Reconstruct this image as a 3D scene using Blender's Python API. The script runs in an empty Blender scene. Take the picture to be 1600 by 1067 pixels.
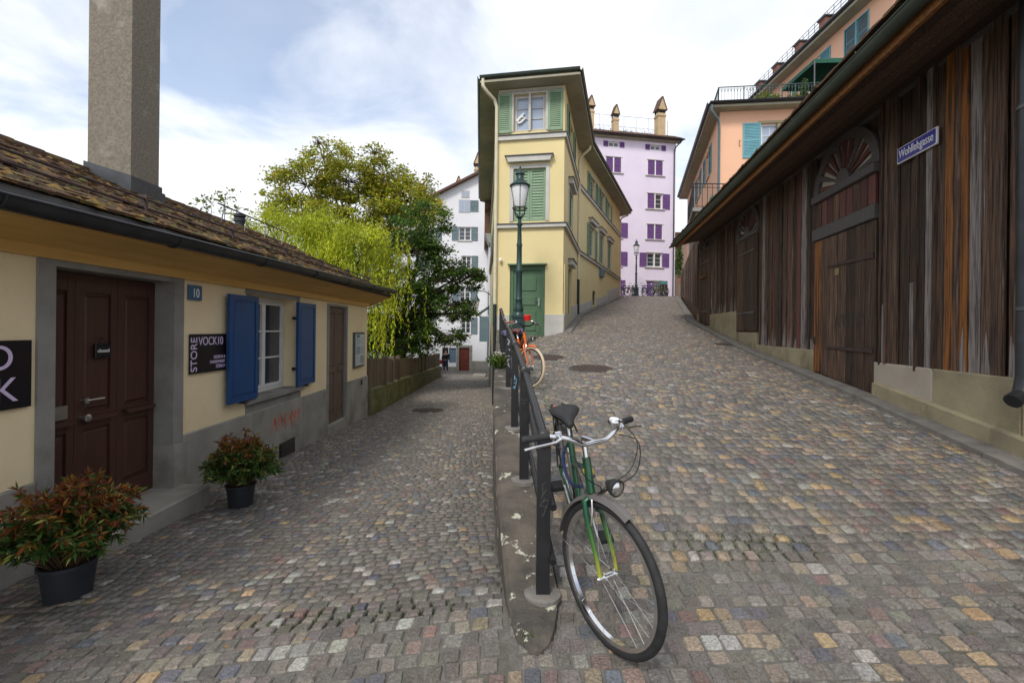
import bpy, math, random
import numpy as np
from mathutils import Matrix, Vector
R = math.radians
random.seed(7); rng = np.random.default_rng(11)
sc = bpy.context.scene
col = sc.collection
PI = math.pi

# ------------------------------------------------------------------ camera, sky, sun
cd = bpy.data.cameras.new('camera'); cam = bpy.data.objects.new('camera', cd); col.objects.link(cam)
cd.sensor_width = 36; cd.lens = 16.0; cd.shift_y = -0.0122; cd.clip_start = .05; cd.clip_end = 1500
th = R(0.6)
cam.matrix_world = Matrix(((math.cos(th), -math.sin(th), 0, 0), (0, 0, -1, 0), (math.sin(th), math.cos(th), 0, 0), (0, 0, 0, 1)))
sc.camera = cam
sc.view_settings.view_transform = 'Standard'; sc.view_settings.look = 'None'
sc.view_settings.exposure = 0.86; sc.view_settings.gamma = 1
SUN_EL, SUN_AZ = R(48), R(205)          # azimuth clockwise from +Y: behind the camera, to the left
w = bpy.data.worlds.new('World'); sc.world = w; w.use_nodes = True
nt = w.node_tree; nt.nodes.clear(); L = nt.links.new
sky = nt.nodes.new('ShaderNodeTexSky'); sky.sky_type = 'NISHITA'; sky.sun_disc = False
sky.sun_elevation = SUN_EL; sky.sun_rotation = SUN_AZ
b1 = nt.nodes.new('ShaderNodeBackground'); b1.inputs[1].default_value = 0.12; L(sky.outputs[0], b1.inputs[0])
tc = nt.nodes.new('ShaderNodeTexCoord'); sx = nt.nodes.new('ShaderNodeSeparateXYZ'); L(tc.outputs['Generated'], sx.inputs[0])
def mth(op, a, b, clamp=False):
    n = nt.nodes.new('ShaderNodeMath'); n.operation = op; n.use_clamp = clamp
    for i, q in enumerate((a, b)):
        if isinstance(q, (int, float)): n.inputs[i].default_value = q
        elif q is not None: L(q, n.inputs[i])
    return n.outputs[0]
zz = mth('ADD', mth('MAXIMUM', sx.outputs[2], 0.0), 0.35)
cx = nt.nodes.new('ShaderNodeCombineXYZ'); L(mth('ADD', mth('DIVIDE', sx.outputs[0], zz), 4.6), cx.inputs[0]); L(mth('DIVIDE', sx.outputs[1], zz), cx.inputs[1])
ns = nt.nodes.new('ShaderNodeTexNoise'); ns.inputs['Scale'].default_value = 1.7; ns.inputs['Detail'].default_value = 8; ns.inputs['Roughness'].default_value = .55; ns.inputs['Distortion'].default_value = .6
L(cx.outputs[0], ns.inputs['Vector'])
rp = nt.nodes.new('ShaderNodeValToRGB'); rp.color_ramp.elements[0].position = .37; rp.color_ramp.elements[1].position = .56
rp.color_ramp.elements[0].color = (.28, .28, .28, 1); rp.color_ramp.elements[1].color = (1, 1, 1, 1); L(ns.outputs[0], rp.inputs[0])
n2 = nt.nodes.new('ShaderNodeTexNoise'); n2.inputs['Scale'].default_value = 3.1; n2.inputs['Detail'].default_value = 6; L(cx.outputs[0], n2.inputs['Vector'])
r2 = nt.nodes.new('ShaderNodeValToRGB'); r2.color_ramp.elements[0].position = .3; r2.color_ramp.elements[1].position = .7
r2.color_ramp.elements[0].color = (.50, .53, .59, 1); r2.color_ramp.elements[1].color = (.70, .71, .73, 1); L(n2.outputs[0], r2.inputs[0])
b2 = nt.nodes.new('ShaderNodeBackground'); b2.inputs[1].default_value = 1.0; L(r2.outputs[0], b2.inputs[0])
mx = nt.nodes.new('ShaderNodeMixShader'); L(rp.outputs[0], mx.inputs[0]); L(b1.outputs[0], mx.inputs[1]); L(b2.outputs[0], mx.inputs[2])
ow = nt.nodes.new('ShaderNodeOutputWorld'); L(mx.outputs[0], ow.inputs[0])
sd = bpy.data.lights.new('sun', 'SUN'); sun = bpy.data.objects.new('sun', sd); col.objects.link(sun)
sd.energy = 1.5; sd.angle = R(14); sd.color = (1, .95, .87)
sdir = Vector((math.sin(SUN_AZ) * math.cos(SUN_EL), math.cos(SUN_AZ) * math.cos(SUN_EL), math.sin(SUN_EL)))
sun.rotation_euler = sdir.to_track_quat('Z', 'Y').to_euler(); sun.location = (0, 0, 30)

# ------------------------------------------------------------------ materials
MATS = {}
def mat(name, c, c2=None, rough=.75, scale=6., bump=0., bscale=None, metal=0., spec=.4, stretch=(1, 1, 1), lo=.35, hi=.65,
        c3=None, s3=1.2, lo3=.55, hi3=.75, attr=None, rnd=0., coat=0., trans=0.):
    if name in MATS: return MATS[name]
    m = bpy.data.materials.new(name); m.use_nodes = True; n = m.node_tree.nodes; lk = m.node_tree.links.new
    p = n['Principled BSDF']; p.inputs['Roughness'].default_value = rough; p.inputs['Metallic'].default_value = metal
    p.inputs['Specular IOR Level'].default_value = spec
    if coat: p.inputs['Coat Weight'].default_value = coat
    if trans: p.inputs['Transmission Weight'].default_value = trans
    t = n.new('ShaderNodeTexCoord'); mp = n.new('ShaderNodeMapping'); mp.inputs['Scale'].default_value = stretch
    lk(t.outputs['Object'], mp.inputs[0])
    oi = n.new('ShaderNodeObjectInfo')
    ad = n.new('ShaderNodeVectorMath'); ad.operation = 'MULTIPLY_ADD'; ad.inputs[1].default_value = (37, 23, 11)
    lk(oi.outputs['Random'], ad.inputs[0]); lk(mp.outputs[0], ad.inputs[2]); vec = ad.outputs[0]
    def noise(s, d=6, r=.6):
        q = n.new('ShaderNodeTexNoise'); q.inputs['Scale'].default_value = s; q.inputs['Detail'].default_value = d; q.inputs['Roughness'].default_value = r
        lk(vec, q.inputs['Vector']); return q.outputs[0]
    def ramp(src, a, b):
        q = n.new('ShaderNodeMapRange'); q.inputs[1].default_value = a; q.inputs[2].default_value = b; lk(src, q.inputs[0]); return q.outputs[0]
    def mix(f, a, b, mode='MIX'):
        q = n.new('ShaderNodeMix'); q.data_type = 'RGBA'; q.blend_type = mode
        if isinstance(f, float): q.inputs[0].default_value = f
        else: lk(f, q.inputs[0])
        for i, s in ((6, a), (7, b)):
            if isinstance(s, tuple): q.inputs[i].default_value = (*s[:3], 1)
            else: lk(s, q.inputs[i])
        return q.outputs[2]
    if attr == 'obj': base = oi.outputs['Color']
    elif attr: a_ = n.new('ShaderNodeAttribute'); a_.attribute_name = attr; base = a_.outputs['Color']
    else: base = tuple(c)
    if attr: out = mix(ramp(noise(scale), lo, hi), base, tuple(c), 'MULTIPLY')
    elif c2: out = mix(ramp(noise(scale), lo, hi), tuple(c), tuple(c2))
    else: out = None
    if c3: out = mix(ramp(noise(s3, 8, .65), lo3, hi3), out if out is not None else tuple(c), tuple(c3))
    if rnd:
        q = n.new('ShaderNodeMapRange'); q.inputs[3].default_value = 1 - rnd; q.inputs[4].default_value = 1 + rnd * .6; lk(oi.outputs['Random'], q.inputs[0])
        cb = n.new('ShaderNodeCombineColor'); [lk(q.outputs[0], cb.inputs[i]) for i in range(3)]
        out = mix(1.0, out if out is not None else tuple(c), cb.outputs[0], 'MULTIPLY')
    if out is None: p.inputs['Base Color'].default_value = (*c, 1)
    else: lk(out, p.inputs['Base Color'])
    if bump:
        bp = n.new('ShaderNodeBump'); bp.inputs['Strength'].default_value = bump; bp.inputs['Distance'].default_value = .02
        lk(noise(bscale or scale * 4, 5, .6), bp.inputs['Height']); lk(bp.outputs[0], p.inputs['Normal'])
    MATS[name] = m; return m
def leafmat(name, tr=.35):
    m = bpy.data.materials.new(name); m.use_nodes = True; n = m.node_tree.nodes; lk = m.node_tree.links.new
    p = n['Principled BSDF']; p.inputs['Roughness'].default_value = .5; p.inputs['Specular IOR Level'].default_value = .3
    a = n.new('ShaderNodeAttribute'); a.attribute_name = 'Col'; lk(a.outputs['Color'], p.inputs['Base Color'])
    t = n.new('ShaderNodeBsdfTranslucent'); lk(a.outputs['Color'], t.inputs[0])
    x = n.new('ShaderNodeMixShader'); x.inputs[0].default_value = tr; lk(p.outputs[0], x.inputs[1]); lk(t.outputs[0], x.inputs[2])
    lk(x.outputs[0], n['Material Output'].inputs[0]); return m
LEAF = leafmat('leaf')
M_cream = mat('stucco_cream', (.80, .66, .42), (.74, .60, .37), .9, 1.3, .25, 90, c3=(.62, .51, .33), s3=.9, lo3=.58, hi3=.9)
M_yellow = mat('stucco_yellow', (.68, .57, .30), (.63, .525, .27), .9, .8, .2, 70, c3=(.56, .47, .27), s3=.5, lo3=.6, hi3=.9)
M_lilac = mat('stucco_lilac', (.73, .66, .78), (.69, .61, .74), .9, .5, .15, 30)
M_white = mat('stucco_white', (.74, .74, .77), (.68, .68, .71), .9, .4, .15, 30)
M_peach = mat('stucco_peach', (.76, .45, .30), (.72, .42, .27), .9, .5, .15, 40)
M_stone = mat('grey_stone', (.26, .25, .225), (.20, .19, .17), .85, 3, .25, 60, c3=(.16, .15, .13), s3=1.5)
M_plinth = mat('plinth_stone', (.31, .29, .25), (.23, .22, .19), .9, 2.2, .35, 45, c3=(.17, .15, .12), s3=1.1, lo3=.52, hi3=.75)
M_trim = mat('painted_stone_trim', (.50, .49, .45), (.42, .41, .38), .8, 3, .1, 40)
M_ochre = mat('ochre_timber', (.62, .38, .12), (.54, .32, .09), .65, 2, .1, 30, stretch=(6, .6, 6))
M_bdoor = mat('brown_door_paint', (.075, .032, .022), (.055, .024, .017), .45, 5, .12, 30, stretch=(8, 8, .8))
M_bdoor2 = mat('taupe_door_paint', (.13, .085, .065), (.10, .065, .05), .6, 5, .12, 30)
M_blue = mat('blue_shutter_paint', (.006, .062, .20), (.005, .045, .15), .4, 4, .08, 30, stretch=(6, 6, .7))
M_green = mat('green_shutter_paint', (.20, .30, .19), (.16, .25, .155), .6, 3, .1, 30)
M_gdoor = mat('green_door_paint', (.075, .145, .075), (.06, .12, .062), .55, 3, .08, 30)
M_purple = mat('purple_shutter_paint', (.15, .065, .22), (.125, .055, .185), .6, 3)
M_teal = mat('teal_shutter_paint', (.13, .34, .40), (.11, .29, .34), .6, 3)
M_slate = mat('slate_shutter_paint', (.13, .19, .21), (.10, .15, .17), .6, 3)
M_wfr = mat('white_window_paint', (.75, .74, .71), (.66, .65, .62), .5, 5)
M_glass = mat('window_glass', (.045, .055, .07), None, .06, spec=.9)
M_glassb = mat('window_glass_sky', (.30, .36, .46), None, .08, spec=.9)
M_curtain = mat('curtain', (.6, .6, .56), (.4, .4, .38), .9, 9, stretch=(8, 8, .5))
M_zinc = mat('dark_zinc', (.052, .055, .06), (.035, .037, .04), .4, 4, .05, 20, metal=.5)
M_zincl = mat('weathered_zinc', (.12, .122, .118), (.07, .07, .07), .5, 3, .05, 20, metal=.3, c3=(.35, .30, .16), s3=4, lo3=.66, hi3=.74)
M_gutter = mat('green_copper_gutter', (.075, .095, .075), (.05, .065, .055), .45, 3, .05, metal=.3)
M_cpipe = mat('cream_pipe', (.66, .59, .42), (.56, .50, .36), .5, 4)
M_tile = mat('mossy_roof_tile', (.115, .058, .032), (.07, .036, .022), .9, 9, .5, 40, c3=(.13, .095, .018), s3=3.2, lo3=.5, hi3=.64, rnd=.35)
M_tile2 = mat('brown_roof_tile', (.14, .075, .05), (.09, .05, .035), .9, 6, .4, 30, rnd=.3)
M_chim = mat('pebble_render', (.27, .235, .18), (.17, .15, .12), .95, 30, .8, 120, c3=(.36, .33, .28), s3=2.6, lo3=.58, hi3=.72)
M_lead = mat('lead_flashing', (.075, .08, .09), (.05, .053, .06), .5, 5, .1, 20, metal=.3)
M_black = mat('black_paint', (.012, .012, .014), (.02, .02, .022), .35, 8, .05, 40)
M_sign = mat('black_sign', (.008, .007, .010), None, .35)
M_lav = mat('lavender_lettering', (.62, .50, .70), None, .5)
M_wtxt = mat('white_lettering', (.8, .8, .8), None, .5)
M_numb = mat('enamel_blue_number', (.03, .11, .22), (.025, .09, .18), .35, 6)
M_enam = mat('enamel_blue', (.022, .018, .29), None, .25, spec=.6)
M_steel = mat('brushed_steel', (.55, .54, .52), (.42, .42, .41), .3, 8, metal=.9)
M_chrome = mat('polished_alloy', (.72, .72, .73), None, .18, metal=1.)
M_rubber = mat('black_rubber', (.015, .015, .016), (.025, .025, .026), .7, 20, .3, 120)
M_pot = mat('black_plastic_pot', (.022, .024, .03), (.03, .032, .04), .5, 6)
M_soil = mat('soil', (.03, .02, .014), (.05, .035, .02), .95, 20, .5)
M_bark = mat('bark', (.085, .065, .045), (.05, .038, .028), .95, 6, .6, 20, stretch=(4, 4, .8))
M_weath = mat('weathered_fence_wood', (.17, .13, .09), (.10, .075, .05), .9, 5, .3, 30, stretch=(9, 9, .7), c3=(.26, .21, .15), rnd=.25)
M_moss = mat('mossy_concrete', (.18, .16, .08), (.10, .10, .03), .95, 3, .5, 30, c3=(.07, .075, .018), s3=2.2, lo3=.45, hi3=.62)
M_barn = mat('barn_board', (.165, .092, .055), (.026, .018, .015), .62, 4, .7, 14, stretch=(18, 18, .5), lo=.41, hi=.60, c3=(.36, .29, .235), s3=2.4, lo3=.60, hi3=.73, rnd=.6)
M_barno = mat('orange_stained_board', (.36, .13, .022), (.09, .04, .018), .7, 3, .4, 14, stretch=(16, 16, .5), c3=(.025, .016, .013), s3=1.5, lo3=.5, hi3=.62)
M_barnl = mat('bleached_board', (.34, .30, .275), (.10, .082, .075), .8, 4, .4, 14, stretch=(18, 18, .6), c3=(.035, .026, .023), s3=2, lo3=.52, hi3=.68)
M_barnr = mat('red_brown_slat', (.16, .055, .043), (.08, .036, .032), .7, 4, .3, 14, stretch=(14, 14, .6), rnd=.4)
M_barng = mat('grey_weathered_beam', (.13, .12, .115), (.06, .055, .053), .8, 4, .4, 14, stretch=(3, 14, 14))
M_orange = mat('orange_fascia', (.30, .125, .03), (.15, .06, .018), .7, 2.5, .2, 14, stretch=(1.2, 12, 12))
M_iron = mat('rusty_iron', (.085, .055, .05), (.05, .036, .034), .7, 14, .3, metal=.3)
M_plast = mat('barn_plinth_plaster', (.36, .31, .19), (.25, .215, .14), .95, 2.0, .5, 40, c3=(.17, .14, .085), s3=1.4, lo3=.52, hi3=.7)
M_plastn = mat('patched_cement', (.42, .37, .30), (.36, .31, .25), .95, 2.0, .25, 40)
M_mortar = mat('joint_mortar', (.15, .14, .125), (.10, .094, .084), .95, 14, .6, 60, c3=(.05, .055, .03), s3=1.1, lo3=.55, hi3=.75)
M_cob = mat('cobble_stone', (.50, .48, .46), None, .5, 55, .7, 70, attr='Col', lo=.36, hi=.66, spec=.55, c3=(.11, .104, .095), s3=5., lo3=.58, hi3=.9)
M_cobo = mat('cobble_stone_single', (.50, .48, .46), None, .5, 3.2, .7, 3.6, attr='obj', lo=.36, hi=.66, spec=.55, c3=(.11, .104, .095), s3=.4, lo3=.58, hi3=.9)
M_kerb = mat('kerb_granite', (.20, .185, .165), (.13, .12, .11), .85, 5, .4, 50)
M_lichen = mat('lichened_sandstone', (.125, .105, .083), (.055, .05, .044), .95, 4, .7, 40, c3=(.46, .45, .36), s3=6.5, lo3=.60, hi3=.63)
M_earth = mat('ground_earth', (.12, .11, .09), (.08, .08, .05), .95, 1)
M_garden = mat('garden_soil', (.06, .07, .025), (.04, .045, .02), .95, 2)
M_cast = mat('cast_iron_cover', (.085, .06, .05), (.06, .045, .04), .6, 30, .5, 60, metal=.3)
M_lampg = mat('lamp_green_paint', (.022, .055, .050), (.016, .04, .038), .4, 6, metal=.2)
M_frost = mat('frosted_glass', (.74, .74, .74), None, .35, trans=.25)
M_red = mat('red_plastic', (.65, .02, .015), None, .35)
M_graf = mat('red_spray', (.55, .12, .07), None, .8)
M_grafw = mat('white_spray', (.65, .75, .8), None, .7)
M_grafg = mat('grey_scratch', (.07, .07, .065), None, .7)
M_grafb = mat('blue_spray', (.25, .55, .75), None, .7)
M_canopy = mat('green_canvas', (.012, .085, .055), (.01, .07, .045), .8, 3)
M_brick = mat('brick_red', (.22, .10, .07), (.16, .075, .055), .9, 6)
M_soffit = mat('soffit_paint', (.34, .32, .24), (.28, .26, .19), .8, 2)
M_concr = mat('concrete', (.28, .27, .25), (.21, .2, .19), .9, 2, .3)

# ------------------------------------------------------------------ mesh helpers
GM = Matrix.Identity(4); GO = Vector((0, 0, 0))
def frame(p0, d):
    """facade frame: x along d, y into the wall, z up"""
    d = Vector((d[0], d[1])).normalized()
    return Matrix(((d.x, -d.y, 0, p0[0]), (d.y, d.x, 0, p0[1]), (0, 0, 1, 0), (0, 0, 0, 1)))
def setf(M=None, org=None):
    global GM, GO
    GM = M or Matrix.Identity(4)
    if org is not None: GO = Vector(org)
class MB:
    def __init__(s): s.v = []; s.f = []
    def add(s, vs, fs):
        k = len(s.v); s.v += [Vector(q) for q in vs]; s.f += [[i + k for i in f] for f in fs]; return s
    def box(s, x0, x1, y0, y1, z0, z1):
        return s.add([(x0, y0, z0), (x1, y0, z0), (x1, y1, z0), (x0, y1, z0), (x0, y0, z1), (x1, y0, z1), (x1, y1, z1), (x0, y1, z1)],
                     [[3, 2, 1, 0], [4, 5, 6, 7], [0, 1, 5, 4], [1, 2, 6, 5], [2, 3, 7, 6], [3, 0, 4, 7]])
    def bbox(s, x0, x1, y0, y1, z0, z1, b=.006):
        """box with chamfered edges on its front (y0) side"""
        v = [(x0, y1, z0), (x1, y1, z0), (x1, y1, z1), (x0, y1, z1), (x0, y0 + b, z0), (x1, y0 + b, z0), (x1, y0 + b, z1), (x0, y0 + b, z1),
             (x0 + b, y0, z0 + b), (x1 - b, y0, z0 + b), (x1 - b, y0, z1 - b), (x0 + b, y0, z1 - b)]
        f = [[3, 2, 1, 0][::-1], [8, 9, 10, 11]]
        for i in range(4):
            j = (i + 1) % 4; f += [[i, j, j + 4, i + 4], [i + 4, j + 4, j + 8, i + 8]]
        return s.add(v, f)
    def hexa(s, q): return s.add(q, [[3, 2, 1, 0], [4, 5, 6, 7], [0, 1, 5, 4], [1, 2, 6, 5], [2, 3, 7, 6], [3, 0, 4, 7]])
    def beam(s, p, q, w, h, up=(0, 0, 1)):
        p = Vector(p); q = Vector(q); d = (q - p).normalized(); a = d.cross(Vector(up)).normalized(); b = a.cross(d)
        a *= w / 2; b *= h / 2
        return s.hexa([p - a - b, p + a - b, q + a - b, q - a - b, p - a + b, p + a + b, q + a + b, q - a + b])
    def tube(s, pts, r, n=8, closed=False):
        P = [Vector(p) for p in pts]; m = len(P); rr = r if isinstance(r, (list, tuple)) else [r] * m
        ref = None; vs = []
        for i in range(m):
            if closed: d = P[(i + 1) % m] - P[i - 1]
            else: d = P[min(i + 1, m - 1)] - P[max(i - 1, 0)]
            d.normalize()
            if ref is None: ref = d.orthogonal().normalized()
            ref = (ref - d * ref.dot(d)).normalized(); b = d.cross(ref)
            for k in range(n):
                t = 2 * PI * k / n; vs.append(P[i] + (ref * math.cos(t) + b * math.sin(t)) * rr[i])
        fs = []
        for i in range(m if closed else m - 1):
            for k in range(n):
                k2 = (k + 1) % n; j = (i + 1) % m; fs.append([i * n + k, i * n + k2, j * n + k2, j * n + k])
        if not closed: fs += [list(range(n))[::-1], [(m - 1) * n + k for k in range(n)]]
        return s.add(vs, fs)
    def lathe(s, prof, n=16, c=(0, 0, 0), ax=None):
        vs = []; c = Vector(c)
        for r, z in prof:
            for k in range(n):
                t = 2 * PI * k / n; q = Vector((r * math.cos(t), r * math.sin(t), z))
                if ax == 'x': q = Vector((z, q.x, q.y))
                elif ax == 'y': q = Vector((q.y, z, q.x))
                vs.append(q + c)
        fs = []
        for i in range(len(prof) - 1):
            for k in range(n):
                k2 = (k + 1) % n; fs.append([i * n + k, i * n + k2, (i + 1) * n + k2, (i + 1) * n + k])
        fs += [list(range(n))[::-1], [(len(prof) - 1) * n + k for k in range(n)]]
        return s.add(vs, fs)
    def prism(s, poly, z0, z1):
        n = len(poly); return s.add([(x, y, z0) for x, y in poly] + [(x, y, z1) for x, y in poly],
            [list(range(n))[::-1], list(range(n, 2 * n))] + [[i, (i + 1) % n, n + (i + 1) % n, n + i] for i in range(n)])
    def prismy(s, poly, y0, y1):
        n = len(poly); return s.add([(x, y0, z) for x, z in poly] + [(x, y1, z) for x, z in poly],
            [list(range(n)), list(range(n, 2 * n))[::-1]] + [[(i + 1) % n, i, n + i, n + (i + 1) % n] for i in range(n)])
    def build(s, name, m, parent=None, smooth=False):
        me = bpy.data.meshes.new(name)
        me.from_pydata([tuple(GM @ q - GO) for q in s.v], [], s.f); me.update()
        if smooth:
            me.polygons.foreach_set('use_smooth', [True] * len(me.polygons)); me.set_sharp_from_angle(angle=R(38))
        if m: me.materials.append(m)
        return link(name, me, parent)
def link(name, me, parent=None):
    o = bpy.data.objects.new(name, me); col.objects.link(o); o.parent = parent; return o
def npmesh(name, V, F, m, parent=None, cols=None, org=None):
    me = bpy.data.meshes.new(name); V = np.asarray(V, float) - np.array(org if org is not None else GO); F = np.asarray(F, int)
    me.vertices.add(len(V)); me.vertices.foreach_set('co', V.ravel())
    k = F.shape[1]; me.loops.add(F.size); me.loops.foreach_set('vertex_index', F.ravel())
    me.polygons.add(len(F)); me.polygons.foreach_set('loop_start', np.arange(len(F)) * k); me.polygons.foreach_set('loop_total', np.full(len(F), k))
    me.update(calc_edges=True)
    if cols is not None:
        a = me.color_attributes.new('Col', 'FLOAT_COLOR', 'POINT'); a.data.foreach_set('color', np.c_[cols, np.ones(len(cols))].ravel())
    if m: me.materials.append(m)
    return link(name, me, parent)
def tag(o, label=None, cat=None, group=None, kind=None):
    for k, v in (('label', label), ('category', cat), ('group', group), ('kind', kind)):
        if v: o[k] = v
    return o
def thing(name, label, cat, loc=(0, 0, 0), group=None):
    o = bpy.data.objects.new(name, None); col.objects.link(o); o.location = loc; o.empty_display_size = .2
    return tag(o, label, cat, group)
def copy_tree(o, parent=None):
    c = o.copy(); col.objects.link(c); c.parent = parent
    for ch in list(o.children): copy_tree(ch, c)
    return c
def text(name, s, size, x, z, y, m, parent, align='LEFT', rot=0, sx_=1., depth=.002):
    cu = bpy.data.curves.new(name, 'FONT'); cu.body = s; cu.size = size; cu.align_x = align; cu.extrude = depth
    o = bpy.data.objects.new(name, cu); col.objects.link(o)
    me = bpy.data.meshes.new_from_object(o); bpy.data.objects.remove(o); bpy.data.curves.remove(cu)
    M = GM @ Matrix.Translation((x, y, z)) @ Matrix.Rotation(R(90), 4, 'X') @ Matrix.Rotation(R(rot), 4, 'Z') @ Matrix.Diagonal((sx_, 1, 1, 1))
    me.transform(Matrix.Translation(-GO) @ M); me.materials.clear(); me.materials.append(m); me.name = name
    return link(name, me, parent)
def facade(mb, u0, u1, z0, z1, holes, depth=.2, thick=.3):
    us = sorted({u0, u1} | {h[0] for h in holes} | {h[1] for h in holes}); zs = sorted({z0, z1} | {h[2] for h in holes} | {h[3] for h in holes})
    for a, b in zip(us, us[1:]):
        for c, d in zip(zs, zs[1:]):
            if any(h[0] <= a and b <= h[1] and h[2] <= c and d <= h[3] for h in holes): continue
            mb.add([(a, 0, c), (b, 0, c), (b, 0, d), (a, 0, d)], [[0, 1, 2, 3]])
    for a, b, c, d in (h[:4] for h in holes):
        y = depth
        mb.add([(a, 0, c), (b, 0, c), (b, 0, d), (a, 0, d), (a, y, c), (b, y, c), (b, y, d), (a, y, d)],
               ([[0, 4, 5, 1]] if c > z0 + .001 else []) + [[1, 5, 6, 2], [2, 6, 7, 3], [3, 7, 4, 0], [4, 7, 6, 5]])
    return mb
def window(root, u0, u1, z0, z1, y, leaves=2, rows=3, cols_=1, fm=None, gm=None, fw=.05):
    """casement window standing in a reveal whose back is at depth y"""
    fm = fm or M_wfr; gm = gm or M_glass
    b = MB(); y1 = y - .004; y0 = y - .06
    b.box(u0 + .002, u0 + fw, y0, y1, z0 + .002, z1 - .002).box(u1 - fw, u1 - .002, y0, y1, z0 + .002, z1 - .002)
    b.box(u0 + fw, u1 - fw, y0, y1, z0 + .002, z0 + fw).box(u0 + fw, u1 - fw, y0, y1, z1 - fw, z1 - .002)
    lw = (u1 - u0 - 2 * fw) / leaves; panes = []
    for i in range(leaves):
        a = u0 + fw + i * lw; s = fw * .8
        b.box(a, a + s, y0 - .012, y1, z0 + fw, z1 - fw).box(a + lw - s, a + lw, y0 - .012, y1, z0 + fw, z1 - fw)
        b.box(a + s, a + lw - s, y0 - .012, y1, z0 + fw, z0 + fw + s).box(a + s, a + lw - s, y0 - .012, y1, z1 - fw - s, z1 - fw)
        za, zb = z0 + fw + s, z1 - fw - s; ph = (zb - za) / rows; pw = (lw - 2 * s) / cols_
        for r in range(rows):
            if r: b.box(a + s, a + lw - s, y0, y1, za + r * ph - .012, za + r * ph + .012)
            for c in range(cols_):
                if c and not r: b.box(a + s + c * pw - .01, a + s + c * pw + .01, y0 + .002, y1, za, zb)
                e = .012 if r else 0
                panes.append((a + s + c * pw + (.01 if c else 0), a + s + (c + 1) * pw - (.01 if c < cols_ - 1 else 0), za + r * ph + e, za + (r + 1) * ph - (.012 if r < rows - 1 else 0)))
    wd = b.build('window', fm, root)
    for p in panes: MB().box(p[0], p[1], y - .035, y - .03, p[2], p[3]).build('pane', gm, wd)
    return wd
def shutter(root, u0, u1, z0, z1, m, y=-.045, t=.035, style='louvre', bars=1, nl=None):
    b = MB(); s = min(.07, (u1 - u0) * .16); y1 = y + t
    b.bbox(u0, u0 + s, y, y1, z0, z1, .004).bbox(u1 - s, u1, y, y1, z0, z1, .004)
    zs = [z0 + (z1 - z0) * i / (bars + 1) for i in range(bars + 2)]
    for i, z in enumerate(zs):
        a, c = (z, z + s) if i == 0 else ((z - s, z) if i == len(zs) - 1 else (z - s / 2, z + s / 2))
        b.box(u0 + s, u1 - s, y + .002, y1, a, c)
    o = b.build('shutter', m, root); lv = MB()
    if style == 'louvre':
        n = nl or max(6, int((z1 - z0) / .075)); h = (z1 - z0 - 2 * s) / n
        for i in range(n):
            z = z0 + s + i * h
            lv.hexa([(u0 + s, y + .004, z), (u1 - s, y + .004, z), (u1 - s, y + .012, z), (u0 + s, y + .012, z),
                     (u0 + s, y1 - .010, z + h * .92), (u1 - s, y1 - .010, z + h * .92), (u1 - s, y1 - .002, z + h * .92), (u0 + s, y1 - .002, z + h * .92)])
        lv.build('louvre', m, o)
    else:
        for i in range(len(zs) - 1):
            a, c = zs[i] + (s if i == 0 else s / 2), zs[i + 1] - (s if i == len(zs) - 2 else s / 2)
            lv.box(u0 + s, u1 - s, y + .014, y1 - .004, a, c).bbox(u0 + s + .03, u1 - s - .03, y + .006, y + .015, a + .03, c - .03, .006)
        lv.build('panel', m, o)
    return o
def sill(root, u0, u1, z, m=None, out=.07, h=.07): return MB().bbox(u0, u1, -out, .02, z - h, z, .008).build('sill', m or M_trim, root)
def surround(root, u0, u1, z0, z1, w=.1, out=.025, m=None, bottom=False):
    b = MB().box(u0 - w, u0 - .002, -out, .03, z0, z1).box(u1 + .002, u1 + w, -out, .03, z0, z1).box(u0 - w, u1 + w, -out, .03, z1 + .002, z1 + w)
    return b.build('window_surround', m or M_trim, root)
def halfpipe(pts, r, t=.006, n=9, side=Vector((0, 0, 1))):
    """open gutter along pts (two points)"""
    b = MB(); p, q = Vector(pts[0]), Vector(pts[1]); d = (q - p).normalized(); a = d.cross(Vector((0, 0, 1))).normalized()
    ring = [(r * math.cos(PI + PI * k / (n - 1)), r * math.sin(PI + PI * k / (n - 1))) for k in range(n)]
    ring2 = [((r - t) * math.cos(PI + PI * k / (n - 1)), (r - t) * math.sin(PI + PI * k / (n - 1))) for k in range(n)][::-1]
    full = ring + ring2; m = len(full); vs = []
    for e in (p, q): vs += [e + a * x + Vector((0, 0, z)) for x, z in full]
    b.add(vs, [[i, (i + 1) % m, m + (i + 1) % m, m + i] for i in range(m)] + [list(range(m))[::-1], list(range(m, 2 * m))])
    b.tube([p + a * r, q + a * r], t * 2, 6).tube([p - a * r, q - a * r], t * 2, 6)
    return b

# ------------------------------------------------------------------ ground shape
ip = np.interp
YL = [-6, 0, 2.47, 3.57, 4.65, 6.5, 8.6, 11, 13.5, 18.2, 27.9, 39.5, 60, 120]
HL = [-2.3, -1.76, -1.48, -1.22, -1.045, -.88, -.73, -.43, -.11, .59, 2.04, 2.95, 3.3, 3.3]
YR = [-6, 0, 4.02, 6.08, 10.25, 15.2, 29, 39.5, 60, 120]
HR = [-2.2, -1.62, -1.10, -.85, -.46, .2, 2.13, 3.0, 3.3, 3.3]
def xe(Y): return ip(Y, [-6, 2.3, 3.57, 6.2, 9, 13.85, 37, 120], [.06, .0, -.11, -.245, -.33, -.475, -2.0, -7])      # lane side edge of the island / house
def xrl(Y): return ip(Y, [-6, 2.3, 2.5, 3.57, 4.65, 6.5, 8.6, 11, 13.5, 18.2, 27.9, 38.6, 120], [.06, .0, .28, .2, .13, .06, -.04, -.15, 1.5, 2.59, 6.55, 6.3, 6.3])
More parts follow.
